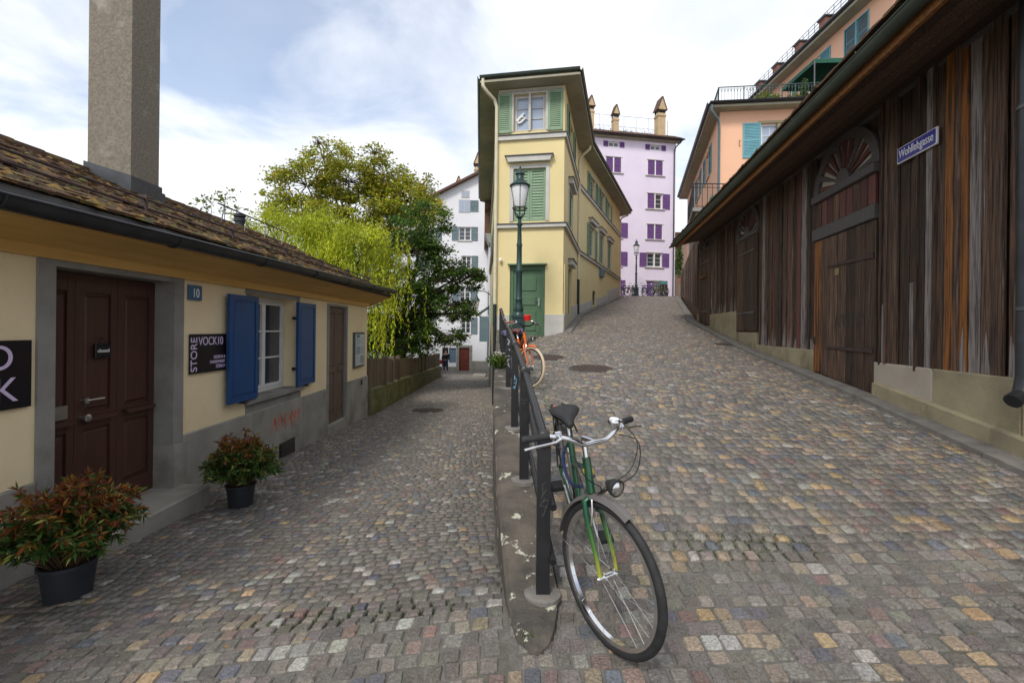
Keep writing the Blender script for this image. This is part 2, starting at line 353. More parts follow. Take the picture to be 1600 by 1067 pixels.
def xrr(Y): return ip(Y, [-6, 4.02, 16.2, 29, 39.8, 120], [2.82, 4.52, 6.58, 10.7, 14.2, 30])
def xll(Y): return ip(Y, [-6, 11.9, 12, 16, 30, 38.5, 120], [-3.77, -3.77, -3.66, -3.9, -4.6, -6.5, -9])
def hroad(X, Y):
    a = ip(Y, YL, HL); b = ip(Y, YR, HR); l = ip(Y, [-6, 2.3, 13.5, 18.2, 27.9, 120], [.06, .0, -.4, 2.5, 6.5, 6.3]); r = xrr(Y)
    t = np.clip((X - l) / (r - l), 0, 1); return a + (b - a) * t
def hlane(X, Y):
    wz = ip(Y, [-6, 3.74, 5.15, 12, 38, 60, 120], [-1.72, -1.97, -2.04, -2.32, -3.53, -3.8, -3.8])
    k = ip(Y, [-6, 0, 2.3, 2.47, 4, 6.5, 12, 38, 60, 120], [-2.3, -1.76, -1.5, -1.5, -1.78, -2.06, -2.33, -3.53, -3.8, -3.8])
    t = np.clip((X - xe(Y)) / (-3.77 - xe(Y)), 0, 1); return k + (wz - k) * t
PATCH = [(.95, 2.0, 2.72, 3.02), (-1.6, -.2, 2.46, 2.7)]      # washed-out joints: (x0,x1,y0,y1)
def sink(X, Y, amt=.022):
    s = np.zeros_like(np.asarray(X, float))
    for a, b, c, d in PATCH: s = np.maximum(s, np.clip(np.minimum(np.minimum(X - a, b - X) / .25, np.minimum(Y - c, d - Y) / .08), 0, 1))
    return s * amt
def grid(xs_fn, ys, nx, hf, name, m, dz):
    V = []; ny = len(ys)
    for y in ys:
        x = xs_fn(y, nx); V.append(np.c_[x, np.full(nx, y), hf(x, np.full(nx, y)) - dz - (sink(x, np.full(nx, y)) if name in ('lane', 'road') else 0)])
    V = np.concatenate(V); i = np.arange((ny - 1) * nx).reshape(ny - 1, nx)[:, :-1].ravel()
    return tag(npmesh(name, V, np.c_[i, i + 1, i + nx + 1, i + nx], m), kind='structure')
setf()
ysn = np.r_[np.arange(-6, 1.4, .4), np.arange(1.4, 6, .08), np.arange(6, 14, .25), np.arange(14, 40, .5), np.arange(40, 60.1, 4)]
ysf = np.r_[ysn, 80, 120]
def gl(y, n): return np.linspace(-70, xe(y) - .001, n)
gmesh = []
# one ground sheet under everything, stepped where the hill road is carried above the lane
V = []; nx = 44
for y in ysf:
    xa = np.r_[np.linspace(-70, -6, 8), np.linspace(-5.5, xe(y), 14)]; xb = np.r_[np.linspace(xe(y) + .03, 9, 14), np.linspace(10, 70, 8)]
    V.append(np.r_[np.c_[xa, np.full(22, y), hlane(xa, np.full(22, y)) - .12], np.c_[xb, np.full(22, y), hroad(xb, np.full(22, y)) - .12]])
V = np.concatenate(V); i = np.arange((len(ysf) - 1) * nx).reshape(len(ysf) - 1, nx)[:, :-1].ravel()
tag(npmesh('ground', V, np.c_[i, i + 1, i + nx + 1, i + nx], M_earth), kind='structure')
ysr = ysn[ysn < 42]
lane = grid(lambda y, n: np.linspace(xll(y), xe(y) - (.0 if y < 2.3 else -.03), n), ysr, 40, hlane, 'lane', M_mortar, .006)
road = grid(lambda y, n: np.linspace(xrl(y), xrr(y), n), ysr, 48, hroad, 'road', M_mortar, .006)

# ------------------------------------------------------------------ cobbles
MANH = [(1.46, 8.4, .36), (.78, 9.6, .30), (-2.42, 13.2, .42)]
def cobbles(surf, fl, fr, hf, pal, wts, y0=.6, y1=39.):
    X = []; Y = []; W = []; D = []
    y = y0
    while y < y1:
        d = rng.uniform(.080, .095); a, b = float(fl(y)), float(fr(y)); n = int((b - a) / .075) + 2
        ws = rng.uniform(.073, .106, n); x = np.cumsum(ws) + a + rng.uniform(-.06, 0); c = x - ws / 2
        k = (c > a + .02) & (c < b - .02); X.append(c[k]); W.append(ws[k]); Y.append(np.full(k.sum(), y + d / 2)); D.append(np.full(k.sum(), d)); y += d
    X = np.concatenate(X); Y = np.concatenate(Y); W = np.concatenate(W); D = np.concatenate(D)
    Y = Y + .03 * np.sin(X * 1.3 + 1) + .012 * np.sin(X * 4.1 + Y); n = len(X)
    keep = np.ones(n, bool)
    for a, b, r in MANH: keep &= (X - a) ** 2 + (Y - b) ** 2 > (r + .05) ** 2
    keep &= ~((np.abs(X - 5.33) < .27) & (np.abs(Y - 11.3) < .2))
    X, Y, W, D = X[keep], Y[keep], W[keep], D[keep]; n = len(X)
    Y = Y + rng.normal(0, .004, n)
    sk = sink(X, Y, 1.) ; gap = .007 + rng.uniform(0, .006, n) + sk * .012
    w2 = (W - gap) / 2; d2 = (D - gap) / 2
    pal = np.array(pal); ci = rng.choice(len(pal), n, p=np.array(wts) / sum(wts)); pal = pal * .68 + np.array([.195, .178, .157]) * .32; C = pal[ci] * rng.uniform(.78, 1.22, (n, 1)) * rng.uniform(.95, 1.05, (n, 3))
    u = X / Y; inview = (Y > 1.8) & (np.abs(u) < 1.12)
    score = np.where(inview, Y, 99); order = np.argsort(score)[:300]; single = np.zeros(n, bool); single[order] = True
    # shape: bottom ring, shoulder ring, crown ring
    c_ = .17; cr = np.array([[-1 + c_, -1], [1 - c_, -1], [1, -1 + c_], [1, 1 - c_], [1 - c_, 1], [-1 + c_, 1], [-1, 1 - c_], [-1, -1 + c_]], float)
    def rings(w, d, m):
        j = rng.uniform(-.075, .075, (m, 8, 2)); P = cr[None] * (1 + j); sh = rng.uniform(-.10, .10, (m, 1)); P[..., 0] += sh * P[..., 1]
        P[..., 0] *= w[:, None]; P[..., 1] *= d[:, None]
        tx = rng.normal(0, .035, (m, 1)); ty = rng.normal(0, .035, (m, 1)); t = tx * P[..., 0] + ty * P[..., 1] if w[0] < .5 else P[..., 0] * 0 + rng.normal(0, .0012, (m, 8)); v = np.zeros((m, 24, 3))
        v[:, 0:8, :2] = P; v[:, 0:8, 2] = -.05
        v[:, 8:16, :2] = P * .985; v[:, 8:16, 2] = -.006 + t
        v[:, 16:24, :2] = P * rng.uniform(.80, .90, (m, 1, 1)); v[:, 16:24, 2] = rng.uniform(.001, .004, (m, 1)) + t
        return v
    F4 = np.array([[8 + i, 8 + (i + 1) % 8, 16 + (i + 1) % 8, 16 + i] for i in range(8)] + [[i, (i + 1) % 8, 8 + (i + 1) % 8, 8 + i] for i in range(8)] + [[16, 17, 18, 19], [16, 19, 20, 23], [20, 21, 22, 23]])
    F0 = F4
    Ftop = F4[[*range(8), 16, 17, 18]]
    Zc = hf(X, Y); e = .05; gx = (hf(X + e, Y) - hf(X - e, Y)) / (2 * e); gy = (hf(X, Y + e) - hf(X, Y - e)) / (2 * e)
    gx = np.clip(gx, -.4, .4); gy = np.clip(gy, -.4, .4)
    k = ~single; m = k.sum(); v = rings(w2[k], d2[k], m)
    v[..., 2] += Zc[k][:, None] + gx[k][:, None] * v[..., 0] + gy[k][:, None] * v[..., 1] + rng.normal(0, .002, (m, 1))
    v[..., 0] += X[k][:, None]; v[..., 1] += Y[k][:, None]
    near = np.nonzero(Y[k] < 4.5)[0]; far = np.nonzero(Y[k] >= 4.5)[0]
    F = np.concatenate([(F0[None] + 24 * near[:, None, None]).reshape(-1, 4), (Ftop[None] + 24 * far[:, None, None]).reshape(-1, 4)])
    o = npmesh('cobbles', v.reshape(-1, 3), F, M_cob, surf, np.repeat(C[k], 24, 0)); o['kind'] = 'stuff'
    var = []
    for q in range(10):
        vv = rings(np.ones(1), np.ones(1), 1)[0]
        me = bpy.data.meshes.new('cobble'); me.from_pydata(vv.tolist(), [], F0.tolist()); me.materials.append(M_cobo); var.append(me)
    for i in np.nonzero(single)[0]:
        o = bpy.data.objects.new('cobble', random.choice(var)); col.objects.link(o); o.parent = surf
        nrm = Vector((-gx[i], -gy[i], 1)).normalized(); xa = Vector((1, 0, gx[i])).normalized(); ya = nrm.cross(xa)
        s = random.choice((1, -1))
        M = Matrix(((xa.x * w2[i] * s, ya.x * d2[i] * s, nrm.x, X[i]), (xa.y * w2[i] * s, ya.y * d2[i] * s, nrm.y, Y[i]), (xa.z * w2[i] * s, ya.z * d2[i] * s, nrm.z, Zc[i] + random.gauss(0, .002)), (0, 0, 0, 1)))
        o.matrix_world = M; o.color = (*C[i], 1)
PAL = [(.175, .157, .137), (.24, .22, .193), (.39, .30, .20), (.50, .35, .175), (.12, .135, .17), (.25, .16, .135), (.48, .46, .42), (.31, .265, .21)]
cobbles(lane, xll, lambda y: float(xe(y)) - .0, hlane, PAL, [48, 22, 4, 1.5, 7, 5, 5, 8])
cobbles(road, lambda y: float(xrl(y)), lambda y: float(xrr(y)) - (.28 if y > 3 else 0), hroad, PAL, [40, 24, 8.5, 4, 6, 5, 3, 11])

# covers, drain
def on_road(x, y): return float(hroad(np.array([x]), np.array([y]))[0])
def on_lane(x, y): return float(hlane(np.array([x]), np.array([y]))[0])
for (x, y, r), lb, hf in zip(MANH, ('round cast iron manhole cover in the middle of the hill road', 'worn brown manhole cover in the hill road beside the railing island', 'round manhole cover in the lower lane near the board fence'), (on_road, on_road, on_lane)):
    z = hf(x, y); t = thing('manhole_cover', lb, 'manhole cover', (x, y, z)); setf(None, (0, 0, 0))
    sy = (hf(x, y + .2) - hf(x, y - .2)) / .4; sxx = (hf(x + .2, y) - hf(x - .2, y)) / .4
    t.rotation_euler = (math.atan(sy), -math.atan(sxx), 0)
    MB().lathe([(r + .04, -.05), (r + .04, .004), (r - .01, .006), (r - .01, -.05)], 32).build('rim', M_cast, t)
    b = MB().lathe([(r - .02, -.04), (r - .02, .002), (.01, .004)], 32)
    for i in range(-4, 5):
        for j in range(-4, 5):
            if math.hypot(i, j) * r / 5 < r * .85: b.box(i * r / 5 - .02, i * r / 5 + .02, j * r / 5 - .02, j * r / 5 + .02, .002, .008)
    b.build('lid', M_cast, t)
t = thing('drain_grate', 'rectangular iron drain grate beside the barn kerb', 'drain grate', (5.33, 11.3, on_road(5.33, 11.3))); setf(None, (0, 0, 0))
t.rotation_euler = (R(8), 0, R(-10))
b = MB().box(-.24, .24, -.17, -.14, -.04, .004).box(-.24, .24, .14, .17, -.04, .004).box(-.24, -.21, -.14, .14, -.04, .004).box(.21, .24, -.14, .14, -.04, .004); b.build('frame', M_cast, t)
for i in range(9): MB().box(-.2 + i * .047, -.178 + i * .047, -.14, .14, -.035, .002).build('bar', M_cast, t)

# ------------------------------------------------------------------ island kerb between lane and road
setf()
b = MB(); ys = [2.12, 2.16, 2.24, 2.36] + list(np.arange(2.5, 13.9, .35)) + [13.84]
for k, y in enumerate(ys):
    l, r = float(xe(y)), float(ip(y, [2.3, 2.5, 3.57, 4.65, 6.5, 8.6, 11, 13.9], [.27, .285, .215, .145, .075, -.02, -.12, -.2])); c = (l + r) / 2
    f = [.25, .55, .8, .95][k] if k < 4 else 1; l, r = c + (l - c) * f, c + (r - c) * f
    z = float(hroad(np.array([r]), np.array([y]))[0]) + (.03 if k > 1 else .012)
    b.v += [Vector((l + .006, y, -4.2)), Vector((l, y, z - .03)), Vector((l + .025, y, z)), Vector((c, y, z + .006)), Vector((r - .02, y, z)), Vector((r, y, z - .10)), Vector((r, y, -4.2))]
for k in range(len(ys) - 1): b.f += [[k * 7 + i, k * 7 + i + 1, k * 7 + 8 + i, k * 7 + 7 + i][::-1] for i in range(6)]
b.f += [[0, 1, 2, 3, 4, 5, 6]]
tag(b.build('kerb_island', M_lichen), kind='structure')
# kerb stones along barn and house
ks = bpy.data.objects.new('kerb', None); col.objects.link(ks); tag(ks, kind='structure')
def kerbrow(pts, side, wdt=.24, up=.045):
    for (x0, y0), (x1, y1) in zip(pts, pts[1:]):
        n = max(1, round(math.hypot(x1 - x0, y1 - y0) / .95))
        for i in range(n):
            a = Vector((x0 + (x1 - x0) * i / n, y0 + (y1 - y0) * i / n)); c = Vector((x0 + (x1 - x0) * (i + 1) / n, y0 + (y1 - y0) * (i + 1) / n))
            d = (c - a).normalized(); a = a + d * .008; nn = Vector((d.y, -d.x)) * side; j = random.uniform(-.008, .008)
            q = []
            for dz, ww in ((-.25, 0), (None, 0)):
                for pnt, o_ in ((a, 0), (c, 0), (c, wdt), (a, wdt)):
                    P = pnt + nn * (o_ + (j if o_ else 0)); g = on_road(P.x, P.y); q.append((P.x, P.y, g + (-.25 if dz else up + j * .6)))
            if side < 0: q = [q[1], q[0], q[3], q[2], q[5], q[4], q[7], q[6]]
            MB().hexa(q).build('kerb_stone', M_kerb, ks)
kerbrow([(4.0, .9), (4.44, 4.02), (6.5, 16.2), (10.6, 29), (13, 36)], -1)
kerbrow([(1.5, 13.42), (2.64, 18.2), (6.62, 28.1)], 1)

# ------------------------------------------------------------------ shop
rl = (-3.77, 2.0, -2.0)
S = thing('shop_house', 'low cream rendered shop house with mossy tile roof, brown door and blue shutters', 'house', rl)
FS = frame((-3.77, 0), (0, 1)); setf(FS, rl)
DO = (3.74, 5.05, -2.6, .475); WI = (6.6, 7.95, -1.04, .455); ND = (9.36, 10.3, -2.6, .43)
PL = -1.25
b = MB(); facade(b, 0, 11.85, PL - .02, .62, [(DO[0] - .03, DO[1] + .03, PL - .02, DO[3] + .03), (WI[0] - .002, WI[1] + .002, WI[2] - .002, WI[3] + .002), (ND[0] - .03, ND[1] + .03, PL - .02, ND[3] + .02)], .29)
b.add([(11.85, 0, -2.8), (11.85, 4.3, -2.8), (11.85, 4.3, .9), (11.85, 2.15, 2.0), (11.85, 0, .9)], [[0, 1, 2, 3, 4]])
b.add([(0, 0, -2.8), (0, 4.3, -2.8), (0, 4.3, .9), (0, 2.15, 2.0), (0, 0, .9)], [[4, 3, 2, 1, 0]])
b.add([(0, 4.3, -2.8), (11.85, 4.3, -2.8), (11.85, 4.3, .9), (0, 4.3, .9)], [[1, 0, 3, 2]])
b.build('wall', M_cream, S)
# stone plinth in blocks, proud of the render
for a, c in ((0, 1.9), (1.9, 3.6), (5.2, 6.6), (6.6, 8.2), (8.2, 9.27), (10.4, 11.87)):
    MB().bbox(a + .003, c - .003, -.03, .2, -2.9, PL, .01).build('plinth_stone', M_plinth, S)
MB().box(6.45, 8.12, -.012, .2, PL, -1.12).build('window_apron', M_stone, S)
# main door stone frame
fr = MB().box(3.6, 3.74, -.022, .21, -2.3, .475).box(5.05, 5.2, -.022, .21, -2.3, .475).box(3.6, 5.2, -.024, .21, .475, .54); fr.build('door_frame', M_stone, S)
MB().box(5.04, 5.24, -.045, .2, -2.3, -1.33).build('door_frame_base', M_plinth, S)
MB().bbox(3.66, 5.18, -.36, .26, -2.4, -1.80, .015).build('door_step', M_plinth, S)
dr = MB().box(3.745, 5.045, .215, .25, -1.80, .47).build('door', M_bdoor, S)
for a, c in ((3.75, 4.12), (4.125, 4.565), (4.57, 5.04)):
    lf = MB().box(a, a + .09, .19, .214, -1.79, .46).box(c - .07, c, .19, .214, -1.79, .46).box(a + .09, c - .07, .192, .214, -1.79, -1.6).box(a + .09, c - .07, .192, .214, .3, .46).box(a + .09, c - .07, .192, .214, -.97, -.82)
    lf.build('stile', M_bdoor, dr)
    for z0, z1 in ((-1.57, -1.0), (-.79, .27)): MB().bbox(a + .105, c - .085, .198, .214, z0, z1, .012).build('panel', M_bdoor, dr)
    MB().prismy([(a + .08, -.9), (c - .05, -.9), (c - .03, -.86), (a + .06, -.86)], .14, .192).build('ledge', M_bdoor, dr)
hb = MB().lathe([(.028, 0), (.028, .012), (.012, .014), (.012, .06)], 14, (4.19, .13, -.70), 'y').tube([(4.19, .135, -.70), (4.36, .13, -.70)], .010, 8)
hb.build('door_handle', M_steel, dr, True)
MB().lathe([(.012, -.01), (.035, 0), (.035, .03), (.02, .06), (.02, .07)], 14, (4.19, .12, -.86), 'y').build('door_knob', M_steel, dr, True)
MB().box(3.93, 4.05, .176, .19, -.84, -.72).build('letter_plate', M_steel, dr)
# window
window(S, *WI, .27, 2, 3, 1, fw=.06)
MB().bbox(6.42, 8.12, -.07, .2, -1.118, -1.0395, .01).build('sill', M_stone, S)
MB().box(6.42, 8.06, -.012, .02, .459, .60).build('lintel', M_stone, S)
MB().box(7.955, 8.06, -.012, .02, -1.039, .458).box(6.45, 6.595, -.012, .02, -1.039, .458).build('window_surround', M_stone, S)
for a, c in ((5.93, 6.6), (7.83, 8.52)):
    sh = shutter(S, a, c, -1.03, .42, M_blue, y=-.10, t=.045, style='panel', bars=0)
    e = c if a < 6 else a
    MB().box(e - .03, e + .03, -.055, .0, -.75, -.70).box(e - .03, e + .03, -.055, .0, .12, .17).build('hinge', M_black, sh)
    MB().box((a + c) / 2 - .03, (a + c) / 2 + .03, -.12, -.03, -1.06, -1.03).build('stay', M_black, sh)
# side door
MB().box(9.27, 9.36, -.02, .1, -2.2, .43).box(10.3, 10.4, -.02, .1, -2.2, .43).box(9.27, 10.4, -.022, .1, .43, .48).build('door_frame', M_stone, S)
MB().bbox(9.3, 10.38, -.045, .28, -2.7, -2.03, .01).build('door_step', M_plinth, S)
d2 = MB().box(9.365, 10.295, .05, .09, -2.03, .425).build('door', M_bdoor2, S)
for a, c in ((9.37, 9.83), (9.835, 10.29)):
    MB().box(a, a + .08, .03, .049, -2.02, .42).box(c - .08, c, .03, .049, -2.02, .42).box(a + .08, c - .08, .032, .049, .3, .42).box(a + .08, c - .08, .032, .049, -2.02, -1.8).box(a + .08, c - .08, .02, .049, -.96, -.84).build('stile', M_bdoor2, d2)
    for z0, z1 in ((-1.78, -.98), (-.82, .28)): MB().bbox(a + .09, c - .09, .036, .049, z0, z1, .01).build('panel', M_bdoor2, d2)
MB().box(9.31, 9.37, .012, .03, .1, .18).box(9.31, 9.37, .012, .03, -1.9, -1.8).build('hinge', M_black, d2)
vt = MB().box(7.35, 7.86, -.045, -.02, -2.16, -1.90).build('vent', M_black, S)
for i in range(5): MB().hexa([(7.38, -.058, -2.13 + i * .045), (7.83, -.058, -2.13 + i * .045), (7.83, -.05, -2.13 + i * .045), (7.38, -.05, -2.13 + i * .045), (7.38, -.05, -2.1 + i * .045), (7.83, -.05, -2.1 + i * .045), (7.83, -.044, -2.1 + i * .045), (7.38, -.044, -2.1 + i * .045)]).build('slat', M_black, vt)
MB().box(11.3, 11.38, -.05, -.028, -1.42, -1.3).build('junction_box', M_black, S)
# red scrawl on the plinth
def scrawl(name, strokes, r, m, parent, y=-.034):
    b = MB()
    for st in strokes: b.tube([(p[0], y, p[1]) for p in st], r, 5)
    return b.build(name, m, parent)
sg = []
x = 6.95
for k in range(6):
    x += random.uniform(.13, .2); q_ = lambda: random.uniform(-.05, .05); sg.append([(x + q_(), -1.66 + q_()), (x + .03 + q_(), -1.45 + q_()), (x + .1 + q_(), -1.55 + q_())]); sg.append([(x + .02 + q_(), -1.55 + q_()), (x + .14 + q_(), -1.44 + q_()), (x + .12 + q_(), -1.68 + q_())])
scrawl('graffiti', sg, .0045, M_graf, S)
# soffit, fascia, gutter
MB().hexa([(-1, -.46, .72), (12.35, -.46, .82), (12.35, .05, .57), (-1, .05, .57), (-1, -.46, .80), (12.35, -.46, .86), (12.35, .05, .66), (-1, .05, .66)]).build('soffit', M_ochre, S)
MB().box(-1, 11.9, -.05, .0, .53, .63).build('eaves_moulding', M_ochre, S)
MB().hexa([(-1, -.475, .70), (12.37, -.475, .83), (12.37, -.44, .83), (-1, -.44, .70), (-1, -.475, .87), (12.37, -.475, .87), (12.37, -.44, .87), (-1, -.44, .87)]).build('fascia', M_ochre, S)
gb = halfpipe([(-1, -.56, .716), (12.4, -.56, 1.007)], .09)
gu = gb.build('gutter', M_zinc, S, True)
for i in range(9):
    u = -.2 + i * 1.5; z = .716 + (u + 1) * .0217
    MB().tube([(u, -.56 + .097 * math.cos(PI + PI * k / 8), z + .097 * math.sin(PI + PI * k / 8)) for k in range(9)], .007, 5).build('gutter_joint', M_zinc, gu)
# roof
EY, EZ, RY, RZ = -.53, .905, 2.13, 2.10       # eave / ridge in facade coordinates
sl = (RZ - EZ) / (RY - EY)
rf = MB().add([(-1, EY + .05, EZ - .02), (12.3, EY + .05, EZ - .02), (12.3, RY, RZ - .02), (-1, RY, RZ - .02), (12.3, 4.7, EZ - .02), (-1, 4.7, EZ - .02), (-1, EY + .05, EZ - .1), (12.3, EY + .05, EZ - .1)],
    [[0, 1, 2, 3], [3, 2, 4, 5], [6, 7, 1, 0], [1, 7, 4, 2]]).build('roof', M_tile, S)
MB().hexa([(-1, -.545, .70), (12.3, -.535, .86), (12.3, -.52, .86), (-1, -.53, .70), (-1, -.515, .90), (12.3, -.515, .90), (12.3, -.50, .905), (-1, -.50, .905)]).build('eaves_flashing', M_zincl, rf)
tv = []
for q in range(6):
    b = MB(); j = [random.uniform(-.012, .012) for _ in range(8)]
    v = [(-.083, -.0 + j[0], 0), (.083, 0 + j[1], 0), (.083, .24, -.012), (-.083, .24, -.012), (-.083 + j[4] * .3, j[0], .028 + j[2] * .6), (.083, j[1], .028 + j[3] * .6), (.083, .24, .006), (-.083, .24, .006)]
    b.hexa(v); me = bpy.data.meshes.new('roof_tile'); me.from_pydata([tuple(p) for p in b.v], [], b.f); me.materials.append(M_tile); tv.append(me)
TL = []; ang = math.atan(sl); rows = 19; slope_len = math.hypot(RY - EY, RZ - EZ)
for r in range(rows):
    for c in range(78):
        u = -1 + c * .172 + (.086 if r % 2 else 0); s = r * slope_len / rows
        if u > 12.25: continue
        yy = EY + s * math.cos(ang); zz_ = EZ + s * math.sin(ang)
        if 6.25 < u < 6.85 and yy > 1.5: continue
        TL.append((u + random.uniform(-.006, .006), yy, zz_ + random.uniform(0, .010), random.uniform(-.05, .05), random.uniform(-.04, .07)))
TL.sort(key=lambda t: t[1] ** 0 * (3.77 + t[1]) / max(t[0], .1) if t[0] > 3 else 99)
TL.sort(key=lambda t: abs(t[0] - 4.2) + t[1] * .9 if t[0] > 2.8 else 99)
setf(FS, rl); bb = MB()
for k, (u, y, z, rz, rx) in enumerate(TL):
    M = Matrix.Translation((u, y, z)) @ Matrix.Rotation(ang + rx, 4, 'X') @ Matrix.Rotation(rz, 4, 'Z')
    if k < 300:
        o = bpy.data.objects.new('roof_tile', random.choice(tv)); col.objects.link(o); o.parent = rf; o.matrix_local = Matrix.Translation(-Vector(rl)) @ FS @ M
    else:
        me = random.choice(tv); n0 = len(bb.v); bb.v += [M @ v.co for v in me.vertices]; bb.f += [[i + n0 for i in p.vertices] for p in me.polygons]
o = bb.build('roof_tiles', M_tile, rf); o['kind'] = 'stuff'
for i in range(38): MB().tube([(-1 + i * .35, RY, RZ + .0), (-.98 + i * .35 + .36, RY, RZ + .012)], .07, 8).build('ridge_tile', M_tile, rf)
# moss cushions on the tiles
mv = []; mf = []; mcols = []
for k in range(2600):
    u = random.uniform(2.5, 12); s = random.random() ** 1.5 * slope_len; y = EY + s * math.cos(ang); z = EZ + s * math.sin(ang) + .02
    r = random.choice((.012, .02, .03, .05)) * random.uniform(.7, 1.3); n0 = len(mv); cc = random.choice([(.085, .08, .012), (.16, .085, .012), (.05, .04, .015), (.20, .12, .02), (.05, .04, .015)])
    for t in range(6): mv.append((u + r * 1.5 * math.cos(t * PI / 3), y + r * math.sin(t * PI / 3), z + sl * r * math.sin(t * PI / 3) - .006)); mcols.append(cc)
    mv.append((u, y, z + r * .55)); mcols.append(cc)
    mf += [(n0 + t, n0 + (t + 1) % 6, n0 + 6) for t in range(6)]
mw = np.array([tuple(FS @ Vector(q)) for q in mv]); o = npmesh('moss', mw, mf, mat('moss', (.8, .8, .8), None, .95, 30, .5, 90, attr='Col'), rf, np.array(mcols), rl); o['kind'] = 'stuff'
# snow guard
sgd = None; gy = .02
for dz in (.05, .135):
    z = EZ + (gy - EY) * sl + dz; o = MB().tube([(-1, gy - dz * .2, z), (12.2, gy - dz * .2, z)], .013, 8).build('snow_guard_pipe', M_iron, rf, True)
for i in range(9):
    u = .3 + i * 1.45; z = EZ + (gy - EY) * sl
    MB().prismy([(u - .008, z), (u + .008, z), (u + .008, z + .18), (u - .008, z + .18)], gy - .05, gy + .03).build('snow_guard_bracket', M_iron, rf)
for i in range(4): MB().tube([(8.6 + i * .75, 1.75, RZ - .15), (8.6 + i * .75, 1.7, RZ + .1), (8.62 + i * .75, 1.68, RZ + .16)], .012, 6).build('hook', M_steel, rf)
MB().tube([(8.4, 1.68, RZ + .16), (11.0, 1.68, RZ + .16)], .014, 8).build('safety_rail', M_iron, rf)
MB().lathe([(.10, 1.6), (.10, 2.42), (.13, 2.43), (.13, 2.5), (.10, 2.52), (.13, 2.54), (.13, 2.6)], 14, (10.6, 2.6, 0)).build('vent_pipe', M_zinc, rf, True)
# chimney
ch = MB().box(6.3, 6.8, 1.53, 2.13, 1.3, 5.8).build('chimney', M_chim, S)
fl = MB(); 
for e, z0, z1 in ((.03, 1.5, 2.02), ):
    fl.hexa([(6.3 - e, 1.53 - e, 1.7), (6.8 + e, 1.53 - e, 1.7), (6.8 + e, 2.13 + e, 1.9), (6.3 - e, 2.13 + e, 1.9), (6.3 - e, 1.53 - e, 2.06), (6.8 + e, 1.53 - e, 2.06), (6.8 + e, 2.13 + e, 2.26), (6.3 - e, 2.13 + e, 2.26)])
fl.box(6.24, 6.86, 1.475, 1.5, 1.78, 1.97); fl.build('flashing', M_lead, ch)

# signs on the shop
def plate(name, label, cat, u0, u1, z0, z1, m, y=-.03, t=.02, F=FS):
    p = F @ Vector(((u0 + u1) / 2, 0, z0)); r = thing(name, label, cat, p); setf(F, p)
    MB().bbox(u0, u1, y, y + t, z0, z1, .004).build('plate', m, r); return r
r = plate('store_sign', 'black STORE VOCK10 sign with lavender letters beside the left blue shutter', 'sign', 5.30, 5.96, -.57, -.10, M_sign)
text('lettering', 'VOCK10', .145, 5.43, -.235, -.032, M_lav, r, sx_=.84); text('lettering', 'STORE', .15, 5.405, -.55, -.032, M_lav, r, rot=90, sx_=.92)
for i, s in enumerate(('DESIGN &', 'HANDWERK', 'ZÜRICH')): text('lettering', s, .058, 5.94, -.41 - i * .06, -.032, M_lav, r, 'RIGHT', sx_=.9)
r = plate('store_sign', 'large black shop sign with lavender letters left of the brown door', 'sign', 2.75, 3.55, -.64, -.125, M_sign)
text('lettering', 'VO', .26, 3.42, -.34, -.032, M_lav, r, 'RIGHT'); text('lettering', 'CK', .26, 3.45, -.58, -.032, M_lav, r, 'RIGHT')
r = plate('house_number', 'small blue enamel house number plate reading 10', 'number plate', 5.27, 5.49, .30, .475, M_numb)
text('lettering', '10', .15, 5.38, .335, -.032, M_wtxt, r, 'CENTER', sx_=.8)
r = plate('door_sign', 'tiny black hanging sign reading closed on the brown door', 'sign', 4.30, 4.46, -.32, -.18, M_sign, y=.16)
text('lettering', 'closed', .05, 4.38, -.265, .158, M_wtxt, r, 'CENTER'); MB().tube([(4.33, .165, -.18), (4.38, .18, -.12), (4.43, .165, -.18)], .003, 5).build('cord', M_black, r)
r = plate('notice_case', 'grey framed glazed notice case with papers near the shop corner', 'notice case', 10.78, 11.5, -.97, -.12, M_zincl, y=-.05, t=.05)
MB().box(10.83, 11.45, -.058, -.051, -.92, -.17).build('backing', mat('paper_blue', (.45, .52, .55), None, .3), r)
for i in range(3):
    for j in range(2): MB().box(10.87 + j * .29, 11.12 + j * .29, -.062, -.059, -.88 + i * .23, -.69 + i * .23).build('paper', mat('paper%d' % ((i + j) % 3), [(.7, .7, .66), (.30, .36, .38), (.55, .6, .62)][(i + j) % 3], (.2, .22, .24), .6, 30, stretch=(1, 1, 6)), r)
text('lettering', 'INFO', .09, 10.9, -.245, -.062, M_black, r)

